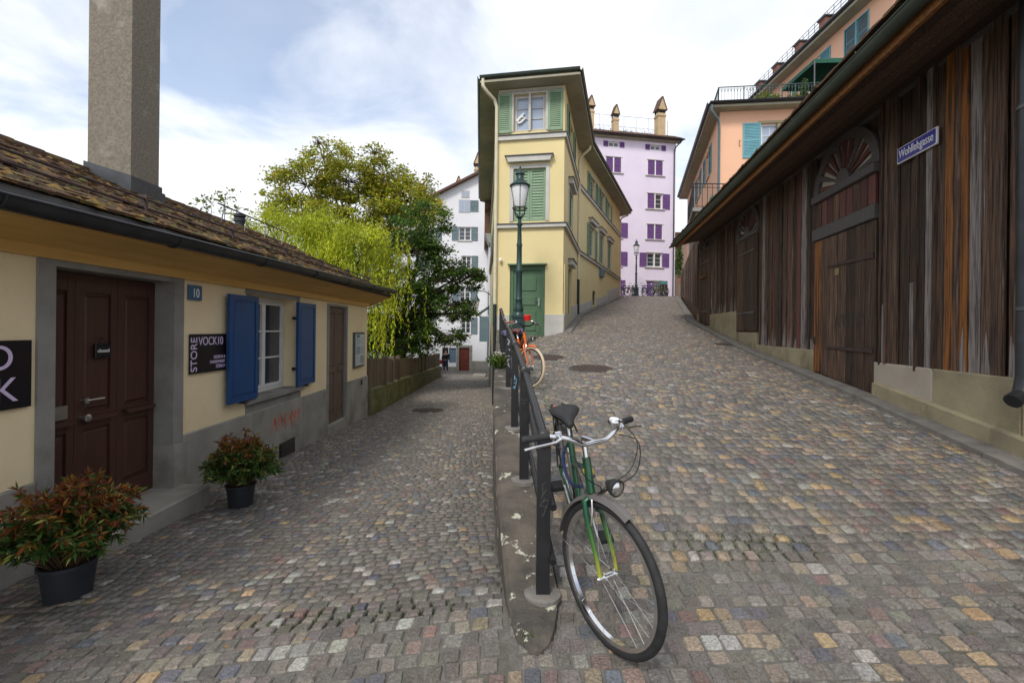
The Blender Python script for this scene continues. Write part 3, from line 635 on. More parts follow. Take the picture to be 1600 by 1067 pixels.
# ------------------------------------------------------------------ potted plants
def leaves(C, Dv, Lg, Wd, cols, name, parent, org, m=None, bend=.25):
    n = len(C); Dv = Dv / np.linalg.norm(Dv, axis=1, keepdims=True); up = rng.normal(0, 1, (n, 3)); S_ = np.cross(Dv, up); S_ /= np.linalg.norm(S_, axis=1, keepdims=True) + 1e-9
    N = np.cross(S_, Dv); Lg = Lg[:, None]; Wd = Wd[:, None]
    v = np.stack([C, C + Dv * Lg * .45 + S_ * Wd, C + Dv * Lg - np.abs(N) * np.array([0, 0, 1]) * Lg * bend, C + Dv * Lg * .45 - S_ * Wd], 1)
    F = np.arange(4 * n).reshape(n, 4)
    o = npmesh(name, v.reshape(-1, 3), F, m or LEAF, parent, np.repeat(cols, 4, 0), org); o['kind'] = 'stuff'; return o
def pot_plant(label, loc, pr, ph, fr_, fh, n, redtop):
    t = thing('potted_plant', label, 'potted plant', loc); setf(None, (0, 0, 0))
    MB().lathe([(pr * .80, 0), (pr * .96, ph * .9), (pr * 1.04, ph * .91), (pr * 1.04, ph), (pr * .95, ph), (pr * .9, ph * .75)], 28).build('pot', M_pot, t, True)
    MB().lathe([(pr * .92, ph * .8), (pr * .92, ph * .88), (.01, ph * .92)], 20).build('soil', M_soil, t)
    st = MB(); P = []; D_ = []; Cc = []; Lg = []
    ns_ = 150
    for k in range(ns_):
        a = random.uniform(0, 2 * PI); e = random.random() ** .6; q = random.uniform(.75, 1.05)
        end = Vector((math.cos(a) * fr_ * e * q, math.sin(a) * fr_ * e * q, ph + fh * (1 - .72 * e ** 2.4) * q * random.uniform(.72, 1.03)))
        p0 = Vector((math.cos(a) * pr * .5 * e, math.sin(a) * pr * .5 * e, ph * .85)); mid = p0.lerp(end, .5) + Vector((0, 0, fh * .14))
        pts = [p0, p0.lerp(mid, .6), mid, mid.lerp(end, .6) + Vector((0, 0, .02)), end]; st.tube(pts, [.004, .0035, .003, .0025, .0015], 4)
        for i in range(n // ns_):
            s = .3 + .7 * (i + random.random()) / (n // ns_); s = min(s, .999) * 4; j = int(s); q_ = pts[j].lerp(pts[j + 1], s - j); d = (pts[j + 1] - pts[j]).normalized()
            dv = d * .5 + Vector((random.gauss(0, .6), random.gauss(0, .6), random.gauss(-.15, .45)))
            P.append(q_); D_.append(dv); Lg.append(random.uniform(.04, .085))
            hgt = (q_.z - ph) / fh + random.gauss(0, .12); tip = s / 4
            if tip > .72 and hgt > redtop and random.random() < .8: Cc.append(random.choice([(.26, .075, .02), (.20, .05, .022), (.32, .13, .025), (.13, .045, .025), (.22, .14, .03)]))
            elif random.random() < .08: Cc.append((.34, .36, .08))
            else: Cc.append(random.choice([(.035, .085, .016), (.055, .12, .02), (.075, .14, .022), (.025, .06, .015), (.10, .12, .02)]))
        if random.random() < .16:
            for i in range(9): P.append(end + Vector((random.gauss(0, .014), random.gauss(0, .014), random.gauss(-.01, .014)))); D_.append(Vector((random.gauss(0, 1), random.gauss(0, 1), random.gauss(0, 1)))); Lg.append(.017); Cc.append((.62, .6, .3))
    Lg = np.array(Lg); st.build('stems', mat('stem', (.09, .05, .025), None, .7), t)
    leaves(np.array([tuple(p) for p in P]), np.array([tuple(d) for d in D_]), Lg, Lg * .10 + .002, np.array(Cc), 'foliage', t, (0, 0, 0))
pot_plant('large bushy plant with rusty red tips in a black pot before the brown door', (-3.08, 3.18, on_lane(-3.08, 3.18)), .16, .25, .50, .63, 8400, .42)
pot_plant('smaller round green bushy plant in a black pot below the blue shutters', (-3.02, 5.1, on_lane(-3.02, 5.1)), .15, .25, .45, .58, 6600, .62)

# ------------------------------------------------------------------ board fence and low wall past the shop
pts = [(-3.68, 11.95), (-3.78, 13.9), (-3.93, 16.1), (-4.2, 21.5), (-4.6, 29.5)]
t = thing('garden_wall', 'low mossy concrete wall carrying the board fence beside the lane', 'wall', (-3.9, 16, -2.5)); setf(None, (-3.9, 16, -2.5))
f_ = thing('board_fence', 'weathered vertical board fence on the mossy wall beside the lane', 'fence', (-3.95, 16, -1.8))
def lz(y): return on_lane(-3.7, y)
k = 0
for (x0, y0), (x1, y1) in zip(pts, pts[1:]):
    n = max(1, round((y1 - y0) / 1.25))
    for i in range(n):
        a = Vector((x0 + (x1 - x0) * i / n, y0 + (y1 - y0) * i / n)); c = Vector((x0 + (x1 - x0) * (i + 1) / n, y0 + (y1 - y0) * (i + 1) / n)) - Vector((0, .015))
        za, zc = lz(a.y), lz(c.y); h = .66; setf(None, (-3.9, 16, -2.5))
        MB().hexa([(a.x - .3, a.y, za - .5), (a.x, a.y, za - .5), (c.x, c.y, zc - .5), (c.x - .3, c.y, zc - .5), (a.x - .28, a.y, za + h), (a.x, a.y, za + h), (c.x, c.y, zc + h), (c.x - .28, c.y, zc + h)]).build('wall_block', M_moss, t)
        setf(None, (-3.95, 16, -1.8))
        for j in range(9):
            p = a.lerp(c, j / 9); q = a.lerp(c, (j + .93) / 9); zp = lz(p.y); top = zp + ip(p.y, [12, 16, 21, 29], [1.50, 1.42, 1.38, 1.5]) + random.uniform(-.015, .015); bo = zp + h + .05; o_ = random.uniform(.06, .075)
            MB().hexa([(p.x - o_ - .022, p.y, bo), (p.x - o_, p.y, bo), (q.x - o_, q.y, bo), (q.x - o_ - .022, q.y, bo), (p.x - o_ - .022, p.y, top), (p.x - o_, p.y, top), (q.x - o_, q.y, top), (q.x - o_ - .022, q.y, top)]).build('board', M_weath, f_)
        for dz in (.9, 1.25): MB().beam((a.x - .12, a.y, za + dz), (c.x - .12, c.y, zc + dz), .06, .08).build('rail', M_weath, f_)
        if i == 0 or k % 3 == 0: MB().box(a.x - .16, a.x - .02, a.y - .07, a.y + .07, za - .2, za + 1.53).build('post', M_weath, f_)
        k += 1

# ------------------------------------------------------------------ yellow corner house
ro = (.5, 13.7, -.2); Y_ = thing('corner_house', 'yellow wedge shaped corner house with green shutters and wide eaves', 'house', ro)
A, B, C_, D_ = (-.475, 13.85), (1.5, 13.5), (2.59, 18.2), (6.55, 27.9)
F1 = frame(A, (B[0] - A[0], B[1] - A[1])); F2 = frame(B, (C_[0] - B[0], C_[1] - B[1])); F3 = frame(C_, (D_[0] - C_[0], D_[1] - C_[1])); LE = (-1.22, 25.5); F4 = frame(LE, (A[0] - LE[0], A[1] - LE[1]))
W1 = math.dist(A, B); W2 = math.dist(B, C_); W3 = math.dist(C_, D_); W4 = math.dist(LE, A); ZT = 7.24
def ybox(F): setf(F, ro)
ybox(F1)
h1 = [(.47, 1.44, 5.95, 7.07), (.48, 1.46, 3.24, 4.83), (.40, 1.47, -4.2, 1.92)]
h2 = [(1.2, 2.6, 6.05, 6.95), (1.3, 2.5, 3.45, 4.6), (1.45, 2.45, -2, 2.05)]
h3 = [(2.1, 3.2, 5.9, 6.85), (4.5, 5.6, 5.9, 6.85), (6.5, 7.2, 5.9, 6.75), (2.1, 3.15, 3.3, 4.62), (4.2, 5.2, 3.3, 4.65), (6.4, 7.4, 3.3, 4.6), (2.85, 3.6, 1.15, 1.8)]
b = MB(); facade(b, 0, W1, -4.2, ZT, h1, .16); b.build('wall', M_yellow, Y_)
setf(F2, ro); b = MB(); facade(b, 0, W2, -2, ZT, h2, .16); b.build('wall', M_yellow, Y_)
setf(F3, ro); b = MB(); facade(b, 0, W3, -1, ZT, h3, .16); b.build('wall', M_yellow, Y_)
setf(F4, ro); b = MB(); facade(b, 0, W4, -4.4, ZT, [], .16); b.build('wall', M_yellow, Y_)
setf(None, ro); BK = (4.6, 31.5)
b = MB(); 
for p, q in ((D_, BK), (BK, LE)): b.add([(p[0], p[1], -4), (q[0], q[1], -4), (q[0], q[1], ZT), (p[0], p[1], ZT)], [[0, 1, 2, 3]])
b.build('wall', M_yellow, Y_)
# grey plinth
setf(F1, ro); MB().box(-.03, .40, -.03, .1, -4.3, .42).box(1.47, W1 + .03, -.03, .1, -1, .44).build('plinth', M_trim, Y_)
setf(F2, ro); b = MB()
for a, c in ((.0, 1.44), (2.46, W2)):
    z = [on_road(*(F2 @ Vector((q, 0, 0))).xy) for q in (a, c)]; b.hexa([(a, -.028, -2), (c, -.028, -2), (c, .1, -2), (a, .1, -2), (a, -.028, z[0] + .55), (c, -.028, z[1] + .42), (c, .1, z[1] + .42), (a, .1, z[0] + .55)])
b.build('plinth', M_trim, Y_)
setf(F3, ro); b = MB(); z = [on_road(*(F3 @ Vector((q, 0, 0))).xy) for q in (0, W3)]
for a, c in ((0, 2.82), (3.62, 6.5), (6.5, W3)):
    za, zc = [on_road(*(F3 @ Vector((q, 0, 0))).xy) for q in (a, c)]; e = .38 if a < 6 else .62
    b.hexa([(a, -.02, -2), (c, -.02, -2), (c, .1, -2), (a, .1, -2), (a, -.02, za + e), (c, -.02, zc + e), (c, .1, zc + e), (a, .1, za + e)])
b.build('plinth', M_trim, Y_)
# string courses
for zc_, h_, o_ in ((5.82, .13, .07), (3.14, .10, .09)):
    for F, W_, e0, e1 in ((F1, W1, .05, o_ * .8), (F2, W2, 0, 0), (F3, W3, 0, 0), (F4, W4, 0, 0)):
        setf(F, ro); MB().box(-e0, W_ + e1, -o_, .01, zc_ - h_, zc_).build('string_course', M_trim, Y_)
        MB().box(-e0 - .01, W_ + e1 + .01, -o_ - .025, .008, zc_ + .002, zc_ + .028).build('string_capping', M_zinc, Y_)
# openings of the front
setf(F1, ro)
w_ = window(Y_, .47, 1.44, 5.95, 7.07, .16, 2, 3, 1, M_trim, M_glassb, .05); MB().box(.92, .99, -.03, .15, 5.95, 7.07).build('mullion', M_trim, w_)
MB().tube([(.55, .08, 6.30), (.66, .08, 6.42), (.78, .08, 6.52), (.70, .08, 6.42), (.82, .08, 6.38), (.68, .08, 6.26), (.58, .08, 6.24)], .035, 8).build('window_sticker', M_wtxt, w_)
surround(Y_, .47, 1.44, 5.95, 7.07, .07)
shutter(Y_, -.02, .40, 5.92, 7.10, M_green, nl=18, bars=0); shutter(Y_, 1.51, 1.95, 5.92, 7.10, M_green, nl=18, bars=0)
surround(Y_, .48, 1.46, 3.24, 4.83, .11)
shutter(Y_, .485, .968, 3.26, 4.82, M_green, .05, .04, nl=17, bars=0); shutter(Y_, .972, 1.455, 3.26, 4.82, M_green, .05, .04, nl=17, bars=0)
def hood(u0, u1, z): 
    MB().prismy([(u0 + .08, z - .16), (u1 - .08, z - .16), (u1 - .06, z - .06), (u1, z), (u0, z), (u0 + .06, z - .06)], -.16, .02).build('hood', M_trim, Y_)
    MB().box(u0 - .02, u1 + .02, -.19, .02, z + .001, z + .03).build('hood_capping', M_zinc, Y_)
hood(.25, 1.68, 5.16)
gd = MB().box(.405, 1.465, .09, .13, -.6, 1.915).build('door', M_gdoor, Y_)
for z0, z1 in ((-.05, .55), (.72, .98), (1.15, 1.55)): MB().bbox(.66, 1.2, .068, .089, z0, z1, .012).build('panel', M_gdoor, gd)
MB().box(.405, .5, .05, .088, -.5, 1.915).box(1.37, 1.465, .05, .088, -.5, 1.915).box(.5, 1.37, .05, .088, 1.78, 1.915).build('door_frame', M_gdoor, gd)
MB().box(1.265, 1.30, .05, .088, .70, .92).tube([(1.28, .03, .86), (1.17, .03, .86)], .012, 6).build('door_handle', M_steel, gd)
MB().box(.34, 1.53, -.13, .05, 1.925, 1.96).build('door_canopy', M_green, Y_)
MB().lathe([(.045, 0), (.05, .02), (.05, .06), (.02, .09)], 12, (.12, -.08, 2.04)).build('sensor', M_wtxt, Y_, True)
for F, W_ in ((F1, W1),):
    b = MB(); n = 34
    for i in range(n): b.box(.02 + i * (W_ - .06) / n, .02 + i * (W_ - .06) / n + .034, -.06, .0, 7.12, 7.20)
    b.box(0, W_, -.03, .0, 7.10, 7.12); b.build('dentils', M_trim, Y_)
# side openings
setf(F2, ro)
window(Y_, 1.2, 2.6, 6.05, 6.95, .16, 2, 3, 1, M_trim); shutter(Y_, .55, 1.18, 6.03, 6.97, M_green, bars=0); shutter(Y_, 2.62, 3.25, 6.03, 6.97, M_green, bars=0)
shutter(Y_, 1.31, 1.895, 3.47, 4.58, M_green, .03, bars=0); shutter(Y_, 1.905, 2.49, 3.47, 4.58, M_green, .03, bars=0); surround(Y_, 1.3, 2.5, 3.45, 4.6, .09); hood(1.15, 2.65, 4.88)
g2 = MB().box(1.455, 2.445, .08, .12, -.7, 2.045).build('door', M_gdoor, Y_); MB().bbox(1.6, 2.3, .06, .079, .4, 1.0, .01).bbox(1.6, 2.3, .06, .079, 1.2, 1.8, .01).build('panel', M_gdoor, g2); hood(1.3, 2.6, 2.28)
MB().tube([(.08, -.03, 0), (.08, -.03, 1.95)], .018, 6).build('conduit', M_yellow, Y_)
setf(F3, ro)
for (a, c, z0, z1), o_ in zip(h3[:6], ('o', 'o', 'o', 'o', 'c', 'c')):
    if o_ == 'o':
        window(Y_, a, c, z0, z1, .16, 2, 3, 1, M_trim); s = (c - a) * .46; shutter(Y_, a - s - .02, a - .02, z0 - .02, z1 + .02, M_green, bars=0); shutter(Y_, c + .02, c + s + .02, z0 - .02, z1 + .02, M_green, bars=0)
    else: m_ = (a + c) / 2; shutter(Y_, a + .005, m_ - .004, z0 + .01, z1 - .01, M_green, .02, bars=0); shutter(Y_, m_ + .004, c - .005, z0 + .01, z1 - .01, M_green, .02, bars=0)
    surround(Y_, a, c, z0, z1, .08)
    if z0 < 5: hood(a - .2, c + .2, z1 + .28)
vt = MB().box(2.86, 3.59, .10, .15, 1.16, 1.79).build('vent_grille', M_black, Y_)
for i in range(5): MB().box(2.87, 3.58, .05, .1, 1.2 + i * .12, 1.23 + i * .12).build('bar', M_zinc, vt)
MB().box(4.3, 5.1, -.12, .01, 2.62, 3.02).build('planter_bracket', M_slate, Y_)
# west side shutters
setf(F4, ro)
for a, z0 in ((3.0, 3.4), (6.3, 3.4), (9.2, 3.4), (3.0, 5.95), (6.3, 5.95), (9.2, 5.95), (8.8, .2), (5.5, .2)):
    shutter(Y_, a, a + .5, z0, z0 + 1.15, M_green, bars=0); shutter(Y_, a + 1.3, a + 1.8, z0, z0 + 1.15, M_green, bars=0); MB().box(a + .52, a + 1.28, -.02, .01, z0, z0 + 1.15).build('window', M_trim, Y_)
    MB().box(a + .6, a + 1.2, -.026, -.021, z0 + .08, z0 + 1.07).build('pane', M_glass, Y_)
# eaves and roof
setf(None, ro)
def off(p, d): return (p[0] + d[0], p[1] + d[1])
ev = [(-1.02, 13.42), (1.86, 12.90), (3.14, 18.02), (7.35, 28.3), (5.0, 32.2), (-1.9, 25.9)]
MB().prism(ev, 7.24, 7.30).build('soffit', M_soffit, Y_)
MB().prism([(-.95, 13.5), (1.79, 13.0), (3.06, 18.05), (7.25, 28.25), (5.0, 32.1), (-1.83, 25.9)], 7.302, 7.42).build('cornice', M_soffit, Y_)
b = MB(); rd = [(.6, 19), (3.8, 28)]
b.add([(x, y, 7.425) for x, y in ev] + [(rd[0][0], rd[0][1], 9.3), (rd[1][0], rd[1][1], 9.3)], [[0, 1, 6], [1, 2, 6], [2, 3, 7, 6], [3, 4, 7], [4, 5, 7], [5, 0, 6, 7]]); b.build('roof', M_tile2, Y_)
for p, q in zip(ev[:4], ev[1:4]): halfpipe([(p[0], p[1], 7.42), (q[0], q[1], 7.42)], .07).build('gutter', M_gutter, Y_, True)
halfpipe([(ev[5][0], ev[5][1], 7.42), (ev[0][0], ev[0][1], 7.42)], .07).build('gutter', M_gutter, Y_, True)
def pipe(name, pts_, r, m, parent): return MB().tube(pts_, r, 10).build(name, m, parent, True)
pipe('downpipe', [(-.93, 13.42, 7.36), (-.93, 13.42, 7.15), (-.8, 13.5, 7.0), (-.6, 13.72, 6.9), (-.53, 13.78, 6.7), (-.53, 13.78, .75)], .052, M_cpipe, Y_)
pipe('downpipe_foot', [(-.53, 13.78, .74), (-.53, 13.78, -2.3)], .055, M_zinc, Y_)
pipe('downpipe', [(3.02, 17.9, 7.36), (2.98, 17.9, 7.1), (2.72, 18.05, 6.9), (2.62, 18.1, 6.7), (2.62, 18.1, 2.0)], .052, M_cpipe, Y_)
pipe('downpipe_foot', [(2.62, 18.1, 1.99), (2.62, 18.1, .5)], .055, M_zinc, Y_)
pipe('downpipe', [(7.2, 28.2, 7.36), (7.1, 28.2, 7.1), (6.75, 28.1, 6.95), (6.62, 28.05, 6.8), (6.62, 28.05, 2.1)], .05, M_cpipe, Y_)

# ------------------------------------------------------------------ house further down the lane
ro2 = (-1.6, 31, -3.2); N_ = thing('lane_house', 'white narrow house past the yellow house with dark canopy over its door', 'house', ro2)
F5 = frame((-2.05, 37.8), (-1.24 + 2.05, 25.55 - 37.8)); setf(F5, ro2); W5 = math.dist((-2.05, 37.8), (-1.24, 25.55))
b = MB(); facade(b, 0, W5, -4.4, 6.6, [(2, 3.1, -3.2, -1.0), (5, 6.2, -3.1, -.9), (8.5, 9.6, -3, -.8), (5, 6.1, 1, 2.6)], .2); b.build('wall', M_white, N_)
for a, c, z0, z1 in ((2, 3.1, -3.2, -1.0), (8.5, 9.6, -3, -.8)): MB().box(a, c, .12, .19, z0, z1).build('door', M_slate, N_)
for a, c, z0, z1 in ((5, 6.2, -3.1, -.9), (5, 6.1, 1, 2.6)): window(N_, a, c, z0, z1, .2); shutter(N_, a - .55, a - .02, z0, z1, M_slate); shutter(N_, c + .02, c + .55, z0, z1, M_slate)
MB().hexa([(7.2, -.85, .75), (9.9, -.85, .75), (9.9, 0, 1.35), (7.2, 0, 1.35), (7.2, -.85, .82), (9.9, -.85, .82), (9.9, 0, 1.45), (7.2, 0, 1.45)]).build('canopy', M_slate, N_)
MB().box(7.3, 9.8, -.6, -.05, -.8, .75).build('bay', M_slate, N_)
MB().box(10.6, 12.1, -.36, .0, 5.4, 7.15).build('oriel', M_tile2, N_); MB().hexa([(10.4, -.1, 4.9), (11.9, -.1, 4.9), (11.9, 0, 4.9), (10.4, 0, 4.9), (10.6, -.33, 5.39), (12.1, -.33, 5.39), (12.1, 0, 5.39), (10.6, 0, 5.39)]).build('oriel_bracket', M_trim, N_)
setf(None, ro2); MB().add([(-1.6, 25.6, 6.6), (-2.4, 38, 6.6), (3, 38, 9), (2, 26, 9)], [[0, 1, 2, 3]]).add([(-1.24, 25.56, -4), (3.2, 25.6, -4), (3.2, 25.6, 7), (-1.24, 25.56, 7)], [[0, 1, 2, 3]]).build('roof', M_tile2, N_)
MB().box(-2.55, -1.7, 29.5, 31, -3.6, -3.05).build('step', M_plinth, N_)
lt = thing('wall_lantern', 'pale glass wall lantern on a bracket above the lower lane', 'lantern', (-2.02, 25.8, 1.0)); setf(None, (0, 0, 0))
MB().lathe([(.07, .05), (.17, .55), (.17, .57)], 10).build('glass', M_frost, lt, True); MB().lathe([(.2, .57), (.2, .6), (.09, .74), (.05, .85), (.02, .95)], 10).lathe([(.03, 0), (.08, .03), (.08, .05)], 10).build('cap', M_lampg, lt, True)
MB().tube([(0, 0, .93), (.1, 0, 1.15), (.5, 0, 1.1), (.8, 0, .9)], .025, 6).build('bracket', M_lampg, lt)

# ------------------------------------------------------------------ white gabled house closing the lane
ro3 = (-4, 38, -3.5); H_ = thing('gabled_house', 'tall white gabled house with slate blue shutters closing the lower lane', 'house', ro3)
FW = frame((-2.2, 38), (1, 0)); setf(FW, ro3)
hw = [(-2.35, -1.3, 7.32, 8.47), (-2.1, -1.25, 4.97, 6.06), (-2.1, -1.25, -.45, .92), (-3.04, -2.44, -2.88, -1.63), (-2.2, -1.34, -4.1, -1.6), (-2.25, -1.3, 2.2, 3.5), (-5.2, -4.3, 7.3, 8.4), (-5.2, -4.3, 4.9, 6), (-5.2, -4.3, 2.2, 3.4)]
b = MB(); facade(b, -7.5, .8, -4.4, 9.0, hw, .2); b.add([(-7.5, 0, 9), (.8, 0, 9), (.8, 0, 13.7), (-4.435, 0, 10.99), (-7.5, 0, 9.4)], [[0, 1, 2, 3, 4]])
b.add([(.8, 0, -4.4), (.8, 12, -4.4), (.8, 12, 13.7), (.8, 0, 13.7)], [[0, 1, 2, 3]]).add([(-7.5, 0, -4.4), (-7.5, 12, -4.4), (-7.5, 12, 9.4), (-7.5, 0, 9.4)], [[3, 2, 1, 0]]); b.build('wall', M_white, H_)
for a, c, z0, z1 in hw[:3] + hw[5:]: window(H_, a, c, z0, z1, .2); 
for (a, c, z0, z1), sd_ in zip(hw[:3] + hw[5:], ('lr', 'r', 'r', 'lr', 'lr', 'lr', 'lr')):
    if 'l' in sd_: shutter(H_, a - .55, a - .02, z0, z1, M_slate)
    shutter(H_, c + .02, c + .56, z0, z1, M_slate); sill(H_, a - .1, c + .1, z0)
for a, c, z0, z1, s_ in ((-4.11, -3.64, 9.74, 10.34, 0), (-2.08, -1.53, 10.96, 11.44, 0), (-2.29, -1.46, 9.74, 10.68, 1)):
    MB().box(a - .06, c + .06, -.04, .02, z0 - .06, z1 + .06).build('window', M_trim, H_); MB().box(a, (a + c) / 2 - .025, -.05, -.041, z0, z1).build('pane', M_glassb, H_); MB().box((a + c) / 2 + .025, c, -.05, -.041, z0, z1).build('pane', M_glassb, H_)
    if s_: shutter(H_, c + .08, c + .75, z0, z1, M_slate)
dd = MB().box(-2.19, -1.35, .1, .19, -3.6, -1.61).build('door', mat('red_brown_door', (.14, .03, .018), (.10, .022, .014), .5, 4), H_)
for i in range(3):
    for j in range(2): MB().bbox(-2.12 + j * .4, -1.80 + j * .4, .08, .099, -3.4 + i * .6, -2.9 + i * .6, .02).build('panel', MATS['red_brown_door'], dd)
MB().box(-2.42, -2.2, -.03, .05, -3.6, -1.6).box(-1.34, -1.1, -.03, .05, -3.6, -1.6).box(-2.42, -1.1, -.032, .05, -1.6, -1.4).build('door_frame', M_stone, H_)
MB().box(-3.03, -2.45, .1, .16, -2.87, -1.64).build('shutter', mat('blue_grey_panel', (.10, .16, .22), None, .6), H_)
MB().box(-7.5, -2.42, -.02, .0, -4.4, -3.2).box(-1.1, .8, -.02, .0, -4.4, -2.7).build('plinth', M_stone, H_)
MB().box(-3.6, -3.1, -.01, .15, -3.5, -1.6).build('passage_dark', M_black, H_)  # darkness of the passage mouth painted as a solid black block
MB().hexa([(-7.9, -.5, 9.1), (1.3, -.5, 13.85), (1.3, 12, 13.85), (-7.9, 12, 9.1), (-7.9, -.5, 9.3), (1.3, -.5, 14.05), (1.3, 12, 14.05), (-7.9, 12, 9.3)]).build('roof', M_tile2, H_)
def swiss_chimney(parent, x, y, z0, z1, w, m=None):
    m = m or mat('chimney_render', (.50, .37, .22), (.42, .31, .18), .9, 3)
    c = MB().box(x - w / 2, x + w / 2, y - w / 2, y + w / 2, z0, z1).box(x - w * .58, x + w * .58, y - w * .58, y + w * .58, z1 - .28, z1 - .18).build('chimney', m, parent); e = w * .6
    b = MB()
    for i in (-1, 1):
        for j in (-1, 1): b.box(x + i * w * .4 - w * .08, x + i * w * .4 + w * .08, y + j * w * .4 - w * .08, y + j * w * .4 + w * .08, z1 + .002, z1 + .3)
    b.box(x - w * .2, x + w * .2, y - w * .3, y + w * .3, z1 + .002, z1 + .29); b.build('flue_vents', M_black, c)
    MB().add([(x - e, y - e, z1 + .3), (x + e, y - e, z1 + .3), (x + e, y + e, z1 + .3), (x - e, y + e, z1 + .3), (x, y - e, z1 + .3 + w * 1.5), (x, y + e, z1 + .3 + w * 1.5)], [[0, 1, 4], [2, 3, 5], [3, 2, 1, 0]]).build('hood_gable', m, c)
    MB().hexa([(x - e * 1.15, y - e * 1.1, z1 + .25), (x - e * .98, y - e * 1.1, z1 + .25), (x - e * .98, y + e * 1.1, z1 + .25), (x - e * 1.15, y + e * 1.1, z1 + .25), (x - .05, y - e * 1.1, z1 + .36 + w * 1.5), (x + .03, y - e * 1.1, z1 + .33 + w * 1.5), (x + .03, y + e * 1.1, z1 + .33 + w * 1.5), (x - .05, y + e * 1.1, z1 + .36 + w * 1.5)]).hexa([(x + e * .98, y - e * 1.1, z1 + .25), (x + e * 1.15, y - e * 1.1, z1 + .25), (x + e * 1.15, y + e * 1.1, z1 + .25), (x + e * .98, y + e * 1.1, z1 + .25), (x - .02, y - e * 1.1, z1 + .33 + w * 1.5), (x + .06, y - e * 1.1, z1 + .36 + w * 1.5), (x + .06, y + e * 1.1, z1 + .36 + w * 1.5), (x - .02, y + e * 1.1, z1 + .33 + w * 1.5)]).build('hood_roof', M_tile2, c)
    return c
swiss_chimney(H_, -.85, 1.5, 12, 13.9, .62); swiss_chimney(H_, -2.7, 3.0, 11, 12.35, .6)

# ------------------------------------------------------------------ lilac house at the top of the road
ro4 = (9, 39, 2.9); V_ = thing('lilac_house', 'tall lilac house with purple shutters and rooftop terrace', 'house', ro4)
FL = frame((8.2, 39.0), (.986, .168)); setf(FL, ro4)
colsL = [(-.3, 1.05), (3.52, 4.9)]; rowsL = [(13.52, 14.82), (10.6, 11.92), (7.95, 9.23), (5.53, 6.74)]
holes = [(a, c, z0, z1) for a, c in colsL for z0, z1 in rowsL] + [(a + .2, c - .18, 15.7, 16.16) for a, c in colsL] + [(3.5, 4.9, 2.0, 4.3), (-.3, 1.05, 2.0, 4.3)]
b = MB(); facade(b, -4.5, 6.15, 1.5, 16.5, holes, .18); b.add([(6.15, 0, 1.5), (6.15, 10, 1.5), (6.15, 10, 16.5), (6.15, 0, 16.5)], [[0, 1, 2, 3]]).add([(-4.5, 0, 1.5), (-4.5, 10, 1.5), (-4.5, 10, 16.5), (-4.5, 0, 16.5)], [[3, 2, 1, 0]]); b.build('wall', M_lilac, V_)
MODE = {(0, 0): 'c', (0, 1): 'c', (0, 2): 'o', (0, 3): 'o', (1, 0): 'c', (1, 1): 'h', (1, 2): 'c', (1, 3): 'o'}
for ci, (a, c) in enumerate(colsL):
    for ri, (z0, z1) in enumerate(rowsL):
        m_ = (a + c) / 2; q = MODE[(ci, ri)]; s = (c - a) / 2
        MB().box(m_ - .05, m_ + .05, -.02, .17, z0, z1).build('mullion', M_wfr, V_)
        window(V_, a, c, z0, z1, .18, 2, 3, 1, gm=M_glass)
        if q == 'c': shutter(V_, a + .02, m_ - .055, z0 + .02, z1 - .02, M_purple, .0, .035); shutter(V_, m_ + .055, c - .02, z0 + .02, z1 - .02, M_purple, .0, .035)
        elif q == 'h': shutter(V_, a + .02, m_ - .055, z0 + .02, z1 - .02, M_purple, .0, .035); shutter(V_, c + .03, c + s + .02, z0, z1, M_purple)
        else: shutter(V_, a - s, a - .03, z0, z1, M_purple); shutter(V_, c + .03, c + s, z0, z1, M_purple)
        MB().bbox(a - .22, c + .22, -.10, .01, z0 - .1, z0 - .01, .01).build('sill', M_trim, V_); MB().box(a - .1, c + .1, -.05, .01, z1 + .01, z1 + .08).build('lintel', M_trim, V_)
        MB().box(a - .06, a, -.015, .01, z0, z1).box(c, c + .06, -.015, .01, z0, z1).build('window_surround', M_wfr, V_)
    a2, c2 = a + .2, c - .18; window(V_, a2, c2, 15.7, 16.16, .18, 2, 1, 1); shutter(V_, a2 - .46, a2 - .04, 15.7, 16.16, M_purple, bars=0); shutter(V_, c2 + .04, c2 + .46, 15.7, 16.16, M_purple, bars=0)
    window(V_, a, c, 3.1, 4.3, .18, 2, 2, 1); shutter(V_, c + .03, c + .5, 3.0, 4.3, M_purple); shutter(V_, a + .02, (a + c) / 2, 2.4, 4.28, M_purple, .0, .035)
    MB().box(a - .1, c + .1, -.06, .01, 4.31, 4.4).build('lintel', M_trim, V_)
MB().hexa([(-5, -.55, 16.55), (6.6, -.55, 16.55), (6.6, 9, 18.2), (-5, 9, 18.2), (-5, -.55, 16.68), (6.6, -.55, 16.68), (6.6, .9, 17.45), (-5, .9, 17.45)]).build('roof', M_tile2, V_)
b = MB()
for i in range(58): b.tube([(-5 + i * .2, -.56, 16.70), (-5 + i * .2, .9, 17.47)], .045, 5)
b.build('roof_tiles', M_tile2, V_)['kind'] = 'stuff'
MB().box(-4.9, 6.5, -.3, .0, 16.42, 16.56).build('eaves', M_soffit, V_); halfpipe([(-5, -.62, 16.62), (6.62, -.62, 16.62)], .08).build('gutter', M_zinc, V_, True)
MB().tube([(6.4, -.6, 16.5), (6.1, -.1, 16.1), (5.95, -.08, 15.8), (5.95, -.08, 2.9)], .055, 8).build('downpipe', M_zinc, V_, True)
for x, z0, z1, w_2 in ((5.07, 17, 19.3, .72), (.85, 17, 18.6, .5), (-1.45, 17, 19.1, .55)): swiss_chimney(V_, x, .9, z0, z1, w_2)
